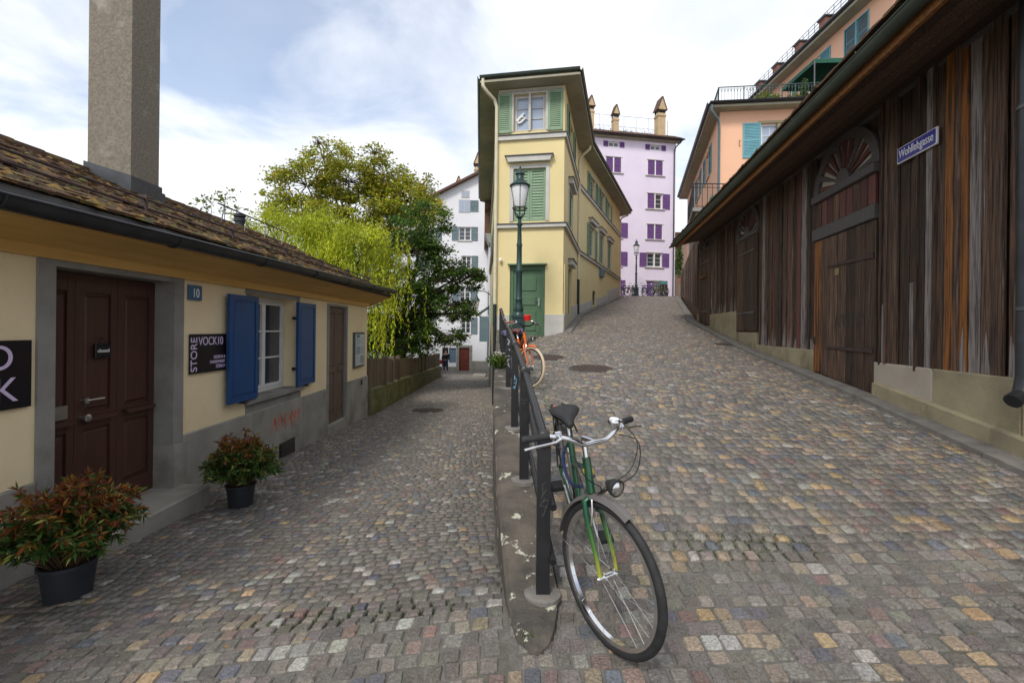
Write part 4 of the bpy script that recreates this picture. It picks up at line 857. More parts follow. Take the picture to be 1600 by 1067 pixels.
tr = MB().tube([(-4, 1.1, 18.95), (4.7, 1.1, 18.95)], .02, 5).tube([(-4, 1.1, 18.0), (4.7, 1.1, 18.0)], .015, 5).tube([(-4, 1.1, 17.6), (6, 1.1, 17.6)], .015, 5)
for i in range(9): tr.tube([(-4 + i * 1.15, 1.1, 17.3), (-4 + i * 1.15, 1.1, 18.95)], .02, 5)
for i in range(22): tr.tube([(-4 + i * .42, 1.1, 17.5), (-4 + i * .42 + .42, 1.1, 18.1)], .011, 4).tube([(-4 + i * .42 + .42, 1.1, 17.5), (-4 + i * .42, 1.1, 18.1)], .011, 4)
tr.tube([(5.9, 1.1, 17.3), (5.9, 1.1, 18.9)], .03, 5); tr.build('terrace_railing', mat('thin_blue_steel', (.25, .30, .40), None, .5), V_)
n = 700; P = np.c_[rng.uniform(-4, 5.5, n), rng.uniform(.95, 1.3, n), 17.35 + rng.random(n) ** 2 * .35]; P = np.array([tuple(FL @ Vector(p)) for p in P]); d = rng.normal(0, 1, (n, 3))
leaves(P, d, rng.uniform(.1, .2, n), rng.uniform(.03, .06, n), np.array([(.09, .10, .03)]) * rng.uniform(.5, 1.5, (n, 1)), 'terrace_plants', V_, ro4)

# ------------------------------------------------------------------ barn
rb = (5.2, 8, -.8); BN = thing('timber_barn', 'long dark timber board barn with arched fan doors and low eaves', 'barn', rb)
FB = frame((4.52, 4.02), (-.1693, -1)); setf(FB, rb)
GRD = lambda u: on_road(*(FB @ Vector((-u, 0, 0))).xy)
doors = [(2.07, 3.74, -.85, 1.52), (6.4, 7.86, .0, 2.26), (10.45, 11.95, .2, 2.62)]
MB().box(-12.2, 3.2, .05, .25, -2.2, 3.3).build('wall', M_barn, BN)
MB().box(-12.2, -12.0, .25, 5, -2, 3.4).box(3.0, 3.2, .25, 5, -2, 3.4).build('end_wall', M_barn, BN)
segs = [(-3.2, 2.07, -.39), (3.74, 6.4, -.30), (7.86, 10.45, .52), (11.95, 12.2, .6)]
for a, c, zt in segs:
    n = max(1, round((c - a) / 1.05))
    for i in range(n):
        p, q = a + (c - a) * i / n, a + (c - a) * (i + 1) / n
        MB().bbox(-q + .004, -p - .004, -.045, .06, min(GRD(p), GRD(q)) - .4, zt, .012).build('plinth_block', M_plastn if (p > 1 and q < 2.3) or random.random() < .2 else M_plast, BN)
for i in range(5):
    p, q = -2.5 + i * .9, -1.6 + i * .9; MB().hexa([(-q + .003, -.11, -2), (-p, -.11, -2), (-p, -.046, -2), (-q + .003, -.046, -2), (-q + .003, -.10, GRD(q) + .2), (-p, -.10, GRD(p) + .2), (-p, -.046, GRD(p) + .22), (-q + .003, -.046, GRD(q) + .22)]).build('footing', M_plast, BN)
for q in ((-7.86, -6.4, -.03, .05, -1, -.02), (-11.95, -10.45, -.03, .05, -.6, .18), (-3.74, -2.07, -.02, .05, -2, -.9)): MB().box(*q).build('door_sill', M_plast, BN)
special = {}
for a, c, zt in segs:
    u = a
    while u < c - .03:
        wd = min(random.choice([.11, .13, .15, .17, .19]), c - u); top = 2.97 + max(0, u) * .018
        jag = random.uniform(-.05, .03); y = random.choice([0, 0, .012, -.012, -.022])
        m_ = M_barn; r_ = random.random()
        if abs(u - .62) < .1: m_ = M_barno
        elif .35 < u < .52: m_ = M_barnl
        elif abs(u - .75) < .3 and r_ < .3 or r_ < .05: m_ = M_barnl
        elif r_ < .11: m_ = M_barno if u < 2 else M_barnr
        x0, x1 = -u - wd + random.uniform(.008, .022), -u - random.uniform(.0, .006); zb = zt - .04 + jag
        tw = random.uniform(-.004, .004)
        if u < 2.1 and m_ is M_barn and random.random() < .2:
            zs_ = random.uniform(.3, 1.4); MB().bbox(x0, x1, y, y + .028, zs_ + .004, top, .004).build('board', m_, BN); MB().bbox(x0 + .003, x1, y - .008, y + .026, zb, zs_, .004).build('board', M_barnl, BN)
        else:
            xm = (x0 + x1) / 2; b = MB().bbox(x0, x1, y, y + .028, zb, top, .005)
            for q in b.v:
                if q.z < zb + .1: q.z += random.uniform(-.03, .03)
            b.build('board', m_, BN)
            if random.random() < (.75 if 3.7 < a < 8 else .3): xm = random.uniform(x0 + .02, x1 - .02); MB().prismy([(x0 + .004, zb + .03), (x1 - .004, zb + .03), (x1 - .01, zb + random.uniform(.05, .15)), (xm, zb + random.uniform(.2, .55)), (x0 + .01, zb + random.uniform(.05, .15))], y - .002, y + .001).build('frayed_end', M_barnl, BN)
        if random.random() < .25 and u + wd < c - .05: MB().bbox(-u - wd - .022, -u - wd + .026, y - .024, y - .001 + .002, zb + .03, top, .004).build('batten', M_barn, BN)
        u += wd
def fan(u0, u1, z0, h, pre):
    c = -(u0 + u1) / 2; hw_ = (u1 - u0) / 2 - .04
    bk = MB().box(-u1 + .01, -u0 - .01, .03, .048, z0, z0 + h + .06).build('fanlight', M_barn, BN)
    N = 11
    pale = mat('fan_backing', (.48, .44, .37), (.36, .33, .27), .8, 6)
    poly = [(c + hw_ * .93 * math.cos(t), z0 + h * .93 * math.sin(t)) for t in np.linspace(0, PI, 19)]
    MB().prismy(poly, .018, .029).build('fan_backing', pale, bk)
    for i in range(N):
        t0 = PI * (i + .5) / N; e = .072; r0 = .20
        q = [(c + hw_ * r0 * math.cos(t0 - e * .5), z0 + h * r0 * math.sin(t0 - e * .5)), (c + hw_ * .93 * math.cos(t0 - e), z0 + h * .93 * math.sin(t0 - e)), (c + hw_ * .97 * math.cos(t0), z0 + h * .97 * math.sin(t0)), (c + hw_ * .93 * math.cos(t0 + e), z0 + h * .93 * math.sin(t0 + e)), (c + hw_ * r0 * math.cos(t0 + e * .5), z0 + h * r0 * math.sin(t0 + e * .5))]
        MB().prismy(q, -.012 - .01 * (i % 2), .017).build('blade', M_barnr if i % 3 else M_barng, bk)
    MB().prismy([(c + hw_ * .24 * math.cos(t), z0 + h * .30 * math.sin(t)) for t in np.linspace(0, PI, 11)], -.04, .016).build('hub', M_barng, bk)
    # scalloped surround: ring pieces
    ts = np.linspace(0, PI, 13)
    for a, d_ in zip(ts, ts[1:]):
        mm = (a + d_) / 2; f = lambda t, k_: (c + hw_ * k_ * math.cos(t), z0 + h * k_ * math.sin(t))
        MB().prismy([f(a, .95), f(mm, .90), f(d_, .95), f(d_, 1.12), f(mm, 1.13), f(a, 1.12)][::-1], -.03, .02).build('scallop', M_barng, bk)
    return bk
for di, (a, c, z0, z1) in enumerate(doors):
    dr = MB().hexa([(-c + .005, .0, z0 + .19 * (di == 0)), (-a - .005, .0, z0), (-a - .005, .045, z0), (-c + .005, .045, z0 + .19 * (di == 0)), (-c + .005, .0, z1), (-a - .005, .0, z1), (-a - .005, .045, z1), (-c + .005, .045, z1)]).build('door', M_barn, BN)
    n = 7 if di == 0 else 6
    for i in range(n):
        p, q = -c + (c - a) * i / n + .006, -c + (c - a) * (i + 1) / n - .003; zb = z0 + (.19 * (1 - (i + .5) / n) if di == 0 else 0)
        MB().bbox(p, q, -.028 - random.uniform(0, .008), -.002, zb + .01, z1 - .005, .005).build('plank', M_barno if (di == 0 and i == 0) else M_barn, dr)
    if di == 0:
        for z in (1.04, -.24):
            MB().prismy([(-3.28, z - .012), (-2.15, z - .035), (-2.09, z - .04), (-2.09, z + .04), (-2.15, z + .035), (-3.28, z + .012), (-3.31, z)], -.048, -.036).build('hinge_strap', M_iron, dr)
        MB().box(-3.06, -2.95, -.045, -.036, .88, .98).build('label_plate', mat('brass_plate', (.25, .19, .09), None, .5), dr)
        MB().box(-3.72, -3.68, -.05, -.036, -.2, -.08).build('lock_plate', M_iron, dr)
        scrawl('chalk_marks', [[(-3.1 + i * .12, .3 - .1 * (i % 2)), (-3.05 + i * .12, .1), (-3.0 + i * .12, .28), (-2.96 + i * .12, .05 + .05 * i % .1)] for i in range(6)], .003, M_grafg, dr, -.038)
        MB().bbox(-c - .02, -a + .02, -.07, .02, 1.525, 1.72, .01).build('lower_beam', M_barng, BN)
        for i in range(9): MB().bbox(-c + .03 + i * .18, -c + .03 + i * .18 + .155, -.02, .02, 1.725, 2.145, .006).build('slat', M_barnr if i % 3 else M_barn, BN)
        MB().bbox(-c - .03, -a + .03, -.085, .02, 2.15, 2.27, .01).build('upper_beam', M_barng, BN); fan(a, c, 2.275, .66, 0)
    else:
        for z in (z0 + .45, z1 - .35): MB().prismy([(-c + .1, z - .012), (-a - .15, z - .03), (-a - .15, z + .03), (-c + .1, z + .012)], -.048, -.038).build('hinge_strap', M_zincl, dr)
        MB().bbox(-c, -a, -.06, .02, z1 + .002, z1 + .1, .01).build('lintel_beam', M_barng, BN); fan(a, c, z1 + .105, .62, 0)
MB().bbox(-11.6, -10.9, -.12, -.05, 1.75, 1.83, .01).build('timber_bar', M_barno, BN)
# eaves: soffit boards, fascia, gutter, roof
for i in range(6):
    y0 = -.90 + i * .15; z_ = lambda y: 2.985 + y * .13
    MB().hexa([(-11.1, y0, z_(y0)), (3.4, y0, z_(y0)), (3.4, y0 + .145, z_(y0 + .145)), (-11.1, y0 + .145, z_(y0 + .145)), (-11.1, y0, z_(y0) + .025), (3.4, y0, z_(y0) + .025), (3.4, y0 + .145, z_(y0 + .145) + .025), (-11.1, y0 + .145, z_(y0 + .145) + .025)]).build('soffit_board', M_barn, BN)
MB().box(-11.15, 3.4, -.02, .04, 2.93, 2.98).build('wall_plate', M_barng, BN)
MB().box(-11.2, 3.4, -.945, -.905, 2.73, 2.93).build('fascia', M_orange, BN)
halfpipe([(-11.3, -1.02, 2.90), (3.4, -1.02, 2.86)], .08).build('gutter', M_gutter, BN, True)
for i in range(10): MB().tube([(-11 + i * 1.5, -1.02 + .085 * math.cos(PI + PI * k / 8), 2.895 + .085 * math.sin(PI + PI * k / 8)) for k in range(9)], .006, 5).build('gutter_joint', M_gutter, BN)
rf = MB().hexa([(-12.3, -1.0, 2.94), (3.4, -1.0, 2.94), (3.4, 4.5, 4.3), (-12.3, 4.5, 4.3), (-12.3, -1.0, 2.98), (3.4, -1.0, 2.98), (3.4, 4.5, 4.36), (-12.3, 4.5, 4.36)]).build('roof', M_tile2, BN)
for r_ in range(2):
    for i in range(80):
        x0 = -11.3 + i * .18 + r_ * .09
        if x0 > 3.2: continue
        y0 = -1.06 + r_ * .17; z0 = 2.985 + r_ * .045 + random.uniform(0, .012)
        MB().hexa([(x0, y0, z0), (x0 + .172, y0, z0), (x0 + .172, y0 + .3, z0 + .06), (x0, y0 + .3, z0 + .06), (x0, y0, z0 + .03), (x0 + .172, y0 + random.uniform(-.02, .02), z0 + .03), (x0 + .172, y0 + .3, z0 + .08), (x0, y0 + .3, z0 + .08)]).build('roof_tile', M_tile, rf)
MB().tube([(.22, -.16, 2.95), (.22, -.16, -.35), (.24, -.2, -.5), (.28, -.3, -.56)], .062, 12).build('downpipe', M_zinc, BN, True)
for z in (1.9, .2): MB().lathe([(.07, 0), (.07, .03)], 12, (.22, -.16, z)).build('pipe_clip', M_zincl, BN)
# street sign
r = plate('street_sign', 'blue enamel street name sign reading Wohllebgasse on the barn boards', 'street sign', -1.6, -.95, 2.07, 2.26, mat('white_enamel', (.75, .75, .78), None, .3), y=-.065, t=.02, F=FB)
MB().prismy([(-1.585, 2.09), (-1.57, 2.082), (-.98, 2.082), (-.965, 2.09), (-.965, 2.24), (-.98, 2.248), (-1.57, 2.248), (-1.585, 2.24)], -.068, -.066).build('field', M_enam, r)
text('lettering', 'Wohllebgasse', .14, -1.275, 2.128, -.070, M_wtxt, r, 'CENTER', sx_=.72)
# sheds and terrace block behind the barn end
ra = (8.5, 20, .8); AN = thing('annex_shed', 'dark boarded annex with concrete terrace beyond the barn', 'shed', ra)
FA = frame((10.7, 29), (6.6 - 10.7, 16.25 - 29)); setf(FA, ra); WA = math.dist((10.7, 29), (6.6, 16.25))
MB().box(0, WA, .05, .3, -1, 3.5).build('wall', M_barn, AN)
u = 0.0
while u < WA - .1:
    wd = random.choice([.16, .2, .24]); m_ = M_barnl if 10.2 < u < 10.4 or random.random() < .1 else M_barn
    MB().bbox(u + .005, min(u + wd, WA) - .005, .0 - random.choice([0, .015]), .045, 2.2 - .1 * u, 3.5, .006).build('board', m_, AN); u += wd
setf(None, ra); MB().prism([(7.85, 19.6), (9.6, 19.6), (9.9, 23.5), (9.1, 23.5)], -.5, 5.1).build('terrace_block', M_concr, AN); MB().prism([(7.65, 19.4), (9.6, 19.4), (9.9, 23.7), (9.0, 23.7)], 5.102, 5.25).build('terrace_slab', M_concr, AN)
b = MB()
def railing(b, p, q, h, n, r=.012):
    p = Vector(p); q = Vector(q); up = Vector((0, 0, h)); b.tube([p + up, q + up], r * 1.6, 6); b.tube([p + up * .85, q + up * .85], r, 5); b.tube([p + up * .08, q + up * .08], r, 5)
    for i in range(n + 1): a = p.lerp(q, i / n); b.tube([a, a + up], r if i % 6 else r * 1.8, 5)
railing(b, (7.65, 19.5, 5.25), (9.2, 19.5, 5.25), 1.05, 7, .014); railing(b, (7.72, 19.5, 5.25), (9.02, 23.5, 5.25), 1.05, 10, .014); railing(b, (9.2, 19.5, 5.3), (11.3, 19.4, 6.5), .95, 12, .012); b.build('railing', M_zinc, AN)

# ------------------------------------------------------------------ peach house
rp_ = (12, 21, 1); PH = thing('peach_house', 'peach rendered terraced house with teal shutters above the barn', 'house', rp_)
FP = frame((9.5, 21), (.993, -.116)); setf(FP, rp_)
hp = [(1.8, 3.35, 7.95, 9.5), (5.0, 6.5, 7.95, 9.5)]
b = MB(); facade(b, 0, 9, 0, 10.1, hp, .18); b.build('wall', M_peach, PH)
for a, c, z0, z1 in hp:
    window(PH, a, c, z0, z1, .18, 2, 3, 2, gm=M_glassb); MB().box((a + c) / 2 - .07, (a + c) / 2 + .07, -.0, .17, z0, z1).build('mullion', mat('olive_trim', (.28, .25, .15), None, .7), PH)
    MB().box(a - .12, c + .1, -.03, .01, z1 + .002, z1 + .1).build('lintel', MATS['olive_trim'], PH); shutter(PH, a - .80, a - .02, z0 - .02, z1 + .03, M_teal); sill(PH, a - .05, c + .1, z0)
MB().tube([(.9, -.03, 8.5), (.84, -.05, 8.5), (.84, -.05, 8.75), (.9, -.03, 8.75)], .012, 5).build('shutter_stay', M_iron, PH)
FPS = frame((13.2, 34.5), (9.5 - 13.2, 21 - 34.5)); WS = math.dist((13.2, 34.5), (9.5, 21)); setf(FPS, rp_)
hs = [(WS - 4.6, WS - 3.1, 8.2, 9.65), (WS - 8.3, WS - 6.9, 8.2, 9.65), (WS - 3.6, WS - 2.6, 5.9, 6.85)]
b = MB(); facade(b, 0, WS, 0, 10.1, hs, .18); b.build('wall', M_peach, PH)
for a, c, z0, z1 in hs: window(PH, a, c, z0, z1, .18, 2, 3, 1); shutter(PH, a - .7, a - .02, z0, z1, M_teal); shutter(PH, c + .02, c + .7, z0, z1, M_teal); sill(PH, a - .1, c + .1, z0)
setf(None, rp_)
MB().prism([(8.85, 20.55), (18, 19.45), (18, 35), (12.75, 35)], 10.1, 10.2).build('soffit', M_soffit, PH)
MB().prism([(8.8, 20.5), (18, 19.4), (18, 35), (12.7, 35)], 10.202, 10.3).build('terrace_deck', M_black, PH)
halfpipe([(8.78, 20.48, 10.3), (18, 19.38, 10.3)], .09).build('gutter', M_black, PH, True); halfpipe([(12.68, 35, 10.3), (8.78, 20.48, 10.3)], .09).build('gutter', M_black, PH, True)
MB().tube([(8.9, 20.5, 10.2), (8.92, 20.55, 9.95), (9.3, 20.75, 9.65), (9.42, 20.9, 9.4), (9.42, 20.9, 3)], .055, 8).build('downpipe', M_slate, PH, True)
b = MB()
def fancy(b, p, q, z, n):
    p = Vector((*p, z)); q = Vector((*q, z)); up = Vector((0, 0, .85)); b.tube([p + up, q + up], .022, 6).tube([p + up * .07, q + up * .07], .014, 5)
    for i in range(n + 1): a = p.lerp(q, i / n); b.tube([a, a + up], .028 if i % 8 == 0 else .009, 5)
    for i in range(n):
        a, c = p.lerp(q, i / n), p.lerp(q, (i + 1) / n); b.tube([a.lerp(c, k / 6) + up * (.72 + .22 * math.sin(PI * k / 6)) for k in range(7)], .008, 4)
fancy(b, (9.35, 20.85), (17, 19.95), 10.3, 56); fancy(b, (9.35, 20.85), (11.2, 27.5), 10.3, 40); b.build('terrace_railing', mat('railing_green', (.045, .07, .065), None, .5), PH)
# upper block
FU = frame((16.9, 31.5), (0, -1)); setf(FU, rp_)
hu = [(8.2, 9.72, 13.9, 15.4), (5.2, 6.3, 13.6, 15.35), (3.3, 3.9, 13.9, 15.0)]
b = MB(); facade(b, 0, 11.3, 8, 15.75, hu, .15); b.build('wall', M_peach, PH)
setf(None, rp_); MB().add([(16.9, 20.2, 8), (30, 20.0, 8), (30, 20.0, 15.75), (16.9, 20.2, 15.75)], [[0, 1, 2, 3]]).add([(16.9, 31.5, 8), (30, 31.5, 8), (30, 31.5, 15.75), (16.9, 31.5, 15.75)], [[3, 2, 1, 0]]).build('wall', mat('stucco_peach_deep', (.76, .40, .235), (.71, .37, .21), .9, .5), PH)
setf(FU, rp_)
a, c, z0, z1 = hu[0]; m_ = (a + c) / 2
MB().box(a - .06, a, -.03, .05, z0, z1).box(c, c + .06, -.03, .05, z0, z1).box(m_ - .05, m_ + .05, -.03, .05, z0, z1).box(a - .06, c + .06, -.031, .05, z1, z1 + .06).box(a - .06, c + .06, -.05, .05, z0 - .08, z0).build('window_surround', M_teal, PH)
shutter(PH, a + .02, m_ - .055, z0 + .02, z1 - .02, M_slate, .01); shutter(PH, m_ + .055, c - .02, z0 + .02, z1 - .02, M_slate, .01)
a, c, z0, z1 = hu[1]; window(PH, a, c, z0, z1, .15); shutter(PH, c + .03, c + .85, z0, z1, M_teal); shutter(PH, a - .6, a - .03, z0, z1, M_teal)
a, c, z0, z1 = hu[2]; window(PH, a, c, z0, z1, .15); shutter(PH, c + .03, c + .45, z0, z1, M_green)
setf(None, rp_)
MB().box(16.25, 30.5, 19.5, 32.1, 15.75, 15.9).build('soffit', M_soffit, PH); MB().box(16.15, 30.6, 19.4, 32.2, 15.902, 16.05).build('roof', M_black, PH)
MB().tube([(16.2, 19.4, 16.0), (16.2, 32.2, 16.0)], .1, 10).build('gutter', M_black, PH)
for y in (30.4, 28.4, 26.2, 24.1, 22.0):
    p_ = MB().box(16.25, 16.75, y - .25, y + .25, 16.05, 16.55).build('roof_pier', M_brick, PH); MB().box(16.18, 16.82, y - .32, y + .32, 16.552, 16.62).build('cap', M_zincl, p_)
b = MB()
for z in (16.5, 16.72, 16.92): b.tube([(16.45, 19.5, z), (16.45, 32, z)], .016, 5)
for i in range(26): b.tube([(16.45, 19.5 + i * .5, 16.05), (16.45, 19.5 + i * .5, 16.92)], .014, 5)
b.build('roof_railing', M_zinc, PH)
# things on the terrace
cn = thing('canopy_tent', 'dark green canvas canopy on poles on the peach house terrace', 'canopy', (15, 21.5, 10.3)); setf(None, (15, 21.5, 10.3))
q = [(13.4, 20.35), (16.6, 20.15), (16.6, 22.7), (13.4, 22.8)]
b = MB(); b.add([(x, y, 12.2) for x, y in q] + [(15, 21.5, 12.95)] + [(x, y, 12.02) for x, y in q], [[0, 1, 4], [1, 2, 4], [2, 3, 4], [3, 0, 4]] + [[5 + i, 5 + (i + 1) % 4, (i + 1) % 4, i] for i in range(4)]); b.build('fabric', M_canopy, cn)
for x, y in q: MB().tube([(x + .02 * (1 if x < 15 else -1), y + .02, 10.3), (x + .02 * (1 if x < 15 else -1), y + .02, 12.15)], .03, 8).build('pole', M_zincl, cn)
def bush(name, label, cat, loc, n, rx, ry, rz_, cols_, ls, trunk=True, group=None):
    t = thing(name, label, cat, loc, group); setf(None, (0, 0, 0)); P = rng.normal(0, 1, (n, 3)); P /= np.linalg.norm(P, axis=1, keepdims=True); P *= rng.random((n, 1)) ** .45
    P = P * np.array([rx, ry, rz_]) + np.array([0, 0, rz_ + .1]); cc = np.array(cols_)[rng.integers(0, len(cols_), n)] * rng.uniform(.6, 1.35, (n, 1)); d = rng.normal(0, 1, (n, 3)) + P * .6
    leaves(P, d, rng.uniform(.6, 1.3, n) * ls, rng.uniform(.2, .35, n) * ls, cc, 'foliage', t, (0, 0, 0))
    if trunk: MB().tube([(0, 0, 0), (.01, 0, rz_)], [.03, .012], 6).lathe([(.16, 0), (.2, .28), (.18, .28), (.17, .24)], 12).build('pot', M_brick, t)
    return t
bush('terrace_cypress', 'slim potted cypress standing at the terrace railing', 'potted plant', (13.15, 20.65, 10.3), 500, .17, .17, .55, [(.05, .10, .02), (.08, .12, .02)], .10)
bush('terrace_shrub', 'yellow green bushy plant behind the terrace railing', 'potted plant', (11.6, 20.9, 10.3), 500, .6, .3, .25, [(.22, .24, .03), (.12, .18, .03)], .16)
bush('terrace_shrub', 'low flowering plant beside the slim cypress on the terrace', 'potted plant', (12.75, 20.8, 10.3), 350, .35, .3, .2, [(.25, .22, .03), (.10, .16, .03), (.5, .3, .05)], .12)
bush('terrace_shrub', 'dark rounded shrub at the open corner of the terrace', 'potted plant', (9.95, 21.3, 10.3), 400, .45, .3, .16, [(.05, .07, .03), (.07, .09, .03)], .10)
bush('climbing_ivy', 'green ivy hanging on the wall beside the lilac house', 'ivy', (13.75, 37.6, 4.2), 900, .25, .4, 1.6, [(.06, .12, .02), (.10, .17, .03)], .18, False)
t = thing('back_house', 'brownish house glimpsed between the lilac house and the ivy', 'house', (16.5, 44, 3)); setf(None, (16.5, 44, 3))
MB().box(14.6, 22, 44, 50, 1, 9).build('wall', mat('brown_render', (.30, .22, .17), None, .9), t); MB().box(14.2, 22.4, 43.5, 50.5, 9, 9.4).build('roof', M_tile2, t); MB().box(14.9, 15.9, 43.95, 44.01, 5.4, 6.8).build('window', M_glass, t)
t = thing('garden_post', 'white post with orange box by the lilac house corner', 'post box', (13.9, 37.3, 2.9)); setf(None, (0, 0, 0)); MB().tube([(0, 0, -.2), (0, 0, 1.1)], .04, 8).build('post', M_wfr, t); MB().bbox(-.22, .22, -.15, .15, .95, 1.45, .01).build('box', mat('orange_paint', (.5, .14, .05), None, .6), t)

# ------------------------------------------------------------------ railing on the island
PO = [(.18, 2.47), (.105, 3.57), (.035, 4.65), (-.045, 6.5), (-.15, 8.6), (-.205, 9.7), (-.24, 10.4), (-.275, 11.1)]
hr = lambda p: on_road(p[0] + .05, p[1]) + .035
RL = thing('street_railing', 'black steel street railing with round rails along the stone island', 'railing', (.18, 2.47, hr(PO[0]))); setf(None, RL.location)
for i, p in enumerate(PO):
    z = hr(p); o = MB().box(p[0] - .036, p[0] + .036, p[1] - .03, p[1] + .03, z - .15, z + .85).build('post', M_black, RL)
    MB().lathe([(.034, -.045), (.042, -.04), (.042, .04), (.034, .045)], 16, (p[0], p[1], z + .845), 'y').build('collar', M_black, o, True)
    MB().lathe([(.10, -.02), (.10, .008), (.075, .014)], 18, (p[0], p[1], z - .0)).build('footing', M_kerb, o)
    if i in (0, 1): scrawl('scratches', [], .002, M_grafg, o) if False else None
for h, off_, r in ((.845, 0, .027), (.50, .046, .019), (.21, .046, .019)):
    pts_ = [(p[0] + off_, p[1], hr(p) + h) for p in PO]; a, c = Vector(pts_[0]), Vector(pts_[1]); s0 = a - (c - a).normalized() * (.055 if off_ else .04)
    MB().tube([s0] + pts_ + [Vector(pts_[-1]) + Vector((-.01, .25, .03))], r, 12).build('rail', M_black if not off_ else M_black, RL, True)
def tagpaint(i, zs, m, w_=.045):
    p = PO[i]; z = hr(p); b = MB(); rr = random.Random(i * 7 + int(zs * 100))
    for k in range(4): b.tube([(p[0] + rr.uniform(-w_, w_) / 2, p[1] - .0305, z + zs + k * .04 + rr.uniform(-.02, .05)) for _ in range(rr.randint(3, 5))], .0022, 4)
    b.build('graffiti', m, RL)
tagpaint(2, .38, M_grafb); tagpaint(3, .55, M_grafw); tagpaint(3, .3, M_grafw); tagpaint(0, .45, M_grafg, .05); tagpaint(1, .6, M_grafg, .05)
# plants at the island
def tuft(label, loc, n, r, h, flowers=False):
    t = thing('grass_tuft', label, 'weed', loc); P = np.c_[rng.normal(0, r * .4, n), rng.normal(0, r * .4, n), np.zeros(n)]; d = np.c_[rng.normal(0, .5, n), rng.normal(0, .5, n), np.ones(n)]
    c = np.array([(.085, .13, .025)]) * rng.uniform(.6, 1.5, (n, 1)); P[:, 2] = rng.random(n) * h * .5
    if flowers: k = rng.random(n) < .25; c[k] = (.7, .7, .6); P[k, 2] = h * rng.uniform(.5, 1.1, k.sum()); d[k] = rng.normal(0, 1, (k.sum(), 3))
    leaves(P, d, rng.uniform(.4, .8, n) * h * (np.where(c[:, 2] > .5, .12, 1.) if flowers else 1.), rng.uniform(.04, .1, n) * h, c, 'leaves', t, (0, 0, 0))
tuft('white flowering weed growing against the railing posts', (-.23, 8.3, on_road(0, 8.3) + .03), 380, .17, .27, True)
tuft('small green weed at the foot of the first railing post', (.10, 2.2, on_road(.1, 2.2) + .005), 40, .05, .045)
tuft('tiny weed in the joint behind the green bicycle wheel', (.36, 2.62, on_road(.36, 2.62)), 30, .05, .04)
# moss and fallen leaves in the joints
P = []; 
for a, b_, c, d in PATCH:
    n = 700; x = rng.uniform(a, b_, n); y = rng.uniform(c, d, n); P.append(np.c_[x, y, (hroad(x, y) if a > 0 else hlane(x, y)) - .02])
x = rng.uniform(.50, .58, 500); y = rng.uniform(3.2, 8, 500); x = x - (y - 3.2) * .03; P.append(np.c_[x, y, hroad(x, y) - .008])
P = np.concatenate(P); n = len(P); tag(leaves(P, np.c_[rng.normal(0, .5, n), rng.normal(0, .5, n), np.ones(n)], rng.uniform(.015, .03, n), rng.uniform(.003, .006, n), np.array([(.06, .12, .015)]) * rng.uniform(.5, 1.6, (n, 1)), 'joint_moss', None, (0, 0, 0)), 'green moss and seedlings in open cobble joints', 'moss')
n = 130; x = np.r_[rng.uniform(-3.4, -.3, 80), rng.uniform(.5, 4, 50)]; y = rng.uniform(2.1, 9, n); z = np.where(x < 0, hlane(x, y), hroad(x, y)) + .006
tag(leaves(np.c_[x, y, z], np.c_[rng.normal(0, 1, n), rng.normal(0, 1, n), np.full(n, .1)], rng.uniform(.015, .035, n), rng.uniform(.005, .012, n), np.array([(.45, .36, .05), (.35, .18, .05), (.5, .46, .40)])[rng.integers(0, 3, n)], 'leaf_litter', None, (0, 0, 0), bend=.05), 'small fallen leaves scattered on the cobbles', 'leaves')

# ------------------------------------------------------------------ street lamps
def lamp(label, loc, H):
    t = thing('street_lamp', label, 'street lamp', loc, 'green cast iron street lamps'); setf(None, (0, 0, 0))
    b = MB().box(-.2, .2, -.2, .2, -.1, .1).box(-.165, .165, -.165, .165, .1, .62).box(-.19, .19, -.19, .19, .62, .68); b.build('pedestal', M_lampg, t)
    sh = H - 1.35
    MB().lathe([(.15, .68), (.11, .76), (.13, .84), (.10, .92), (.085, 1.05), (.10, 1.09), (.082, 1.13), (.078, 1.75), (.095, 1.8), (.095, 1.86), (.072, 1.9), (.065, 2.45), (.08, 2.5), (.062, 2.56), (.048, sh - .12), (.075, sh - .07), (.075, sh - .03), (.045, sh), (.04, sh + .08), (.09, sh + .12), (.03, sh + .16)], 18).build('shaft', M_lampg, t, True)
    b = MB()
    for k in range(4):
        a = k * PI / 2 + PI / 4; c_, s_ = math.cos(a), math.sin(a); b.tube([(.03 * c_, .03 * s_, sh + .14), (.16 * c_, .16 * s_, sh + .20), (.20 * c_, .20 * s_, sh + .33), (.15 * c_, .15 * s_, sh + .40)], .014, 6)
    b.tube([(.19 * math.cos(k * PI / 12), .19 * math.sin(k * PI / 12), sh + .36) for k in range(24)], .014, 6, True); b.tube([(0, 0, sh + .1), (0, 0, sh + .42)], .02, 6); b.build('cradle', M_lampg, t, True)
    MB().lathe([(.13, sh + .38), (.135, sh + .4), (.225, sh + .92), (.22, sh + .93)], 20).build('glass', M_frost, t, True)
    b = MB()
    for k in range(4): a = k * PI / 2; b.tube([(.137 * math.cos(a), .137 * math.sin(a), sh + .4), (.23 * math.cos(a), .23 * math.sin(a), sh + .93)], .009, 5)
    b.build('glazing_bar', M_lampg, t)
    MB().lathe([(.26, sh + .92), (.275, sh + .945), (.25, sh + .97), (.13, sh + 1.08), (.10, sh + 1.12), (.10, sh + 1.22), (.13, sh + 1.24), (.12, sh + 1.27), (.05, sh + 1.33), (.02, sh + 1.4), (.03, sh + 1.42), (.005, sh + 1.48)], 20).build('cap', M_lampg, t, True)
    return t
z0 = on_road(.15, 11.8); lamp('green cast iron street lamp standing before the green door of the yellow house', (.17, 11.85, z0), 4.45)
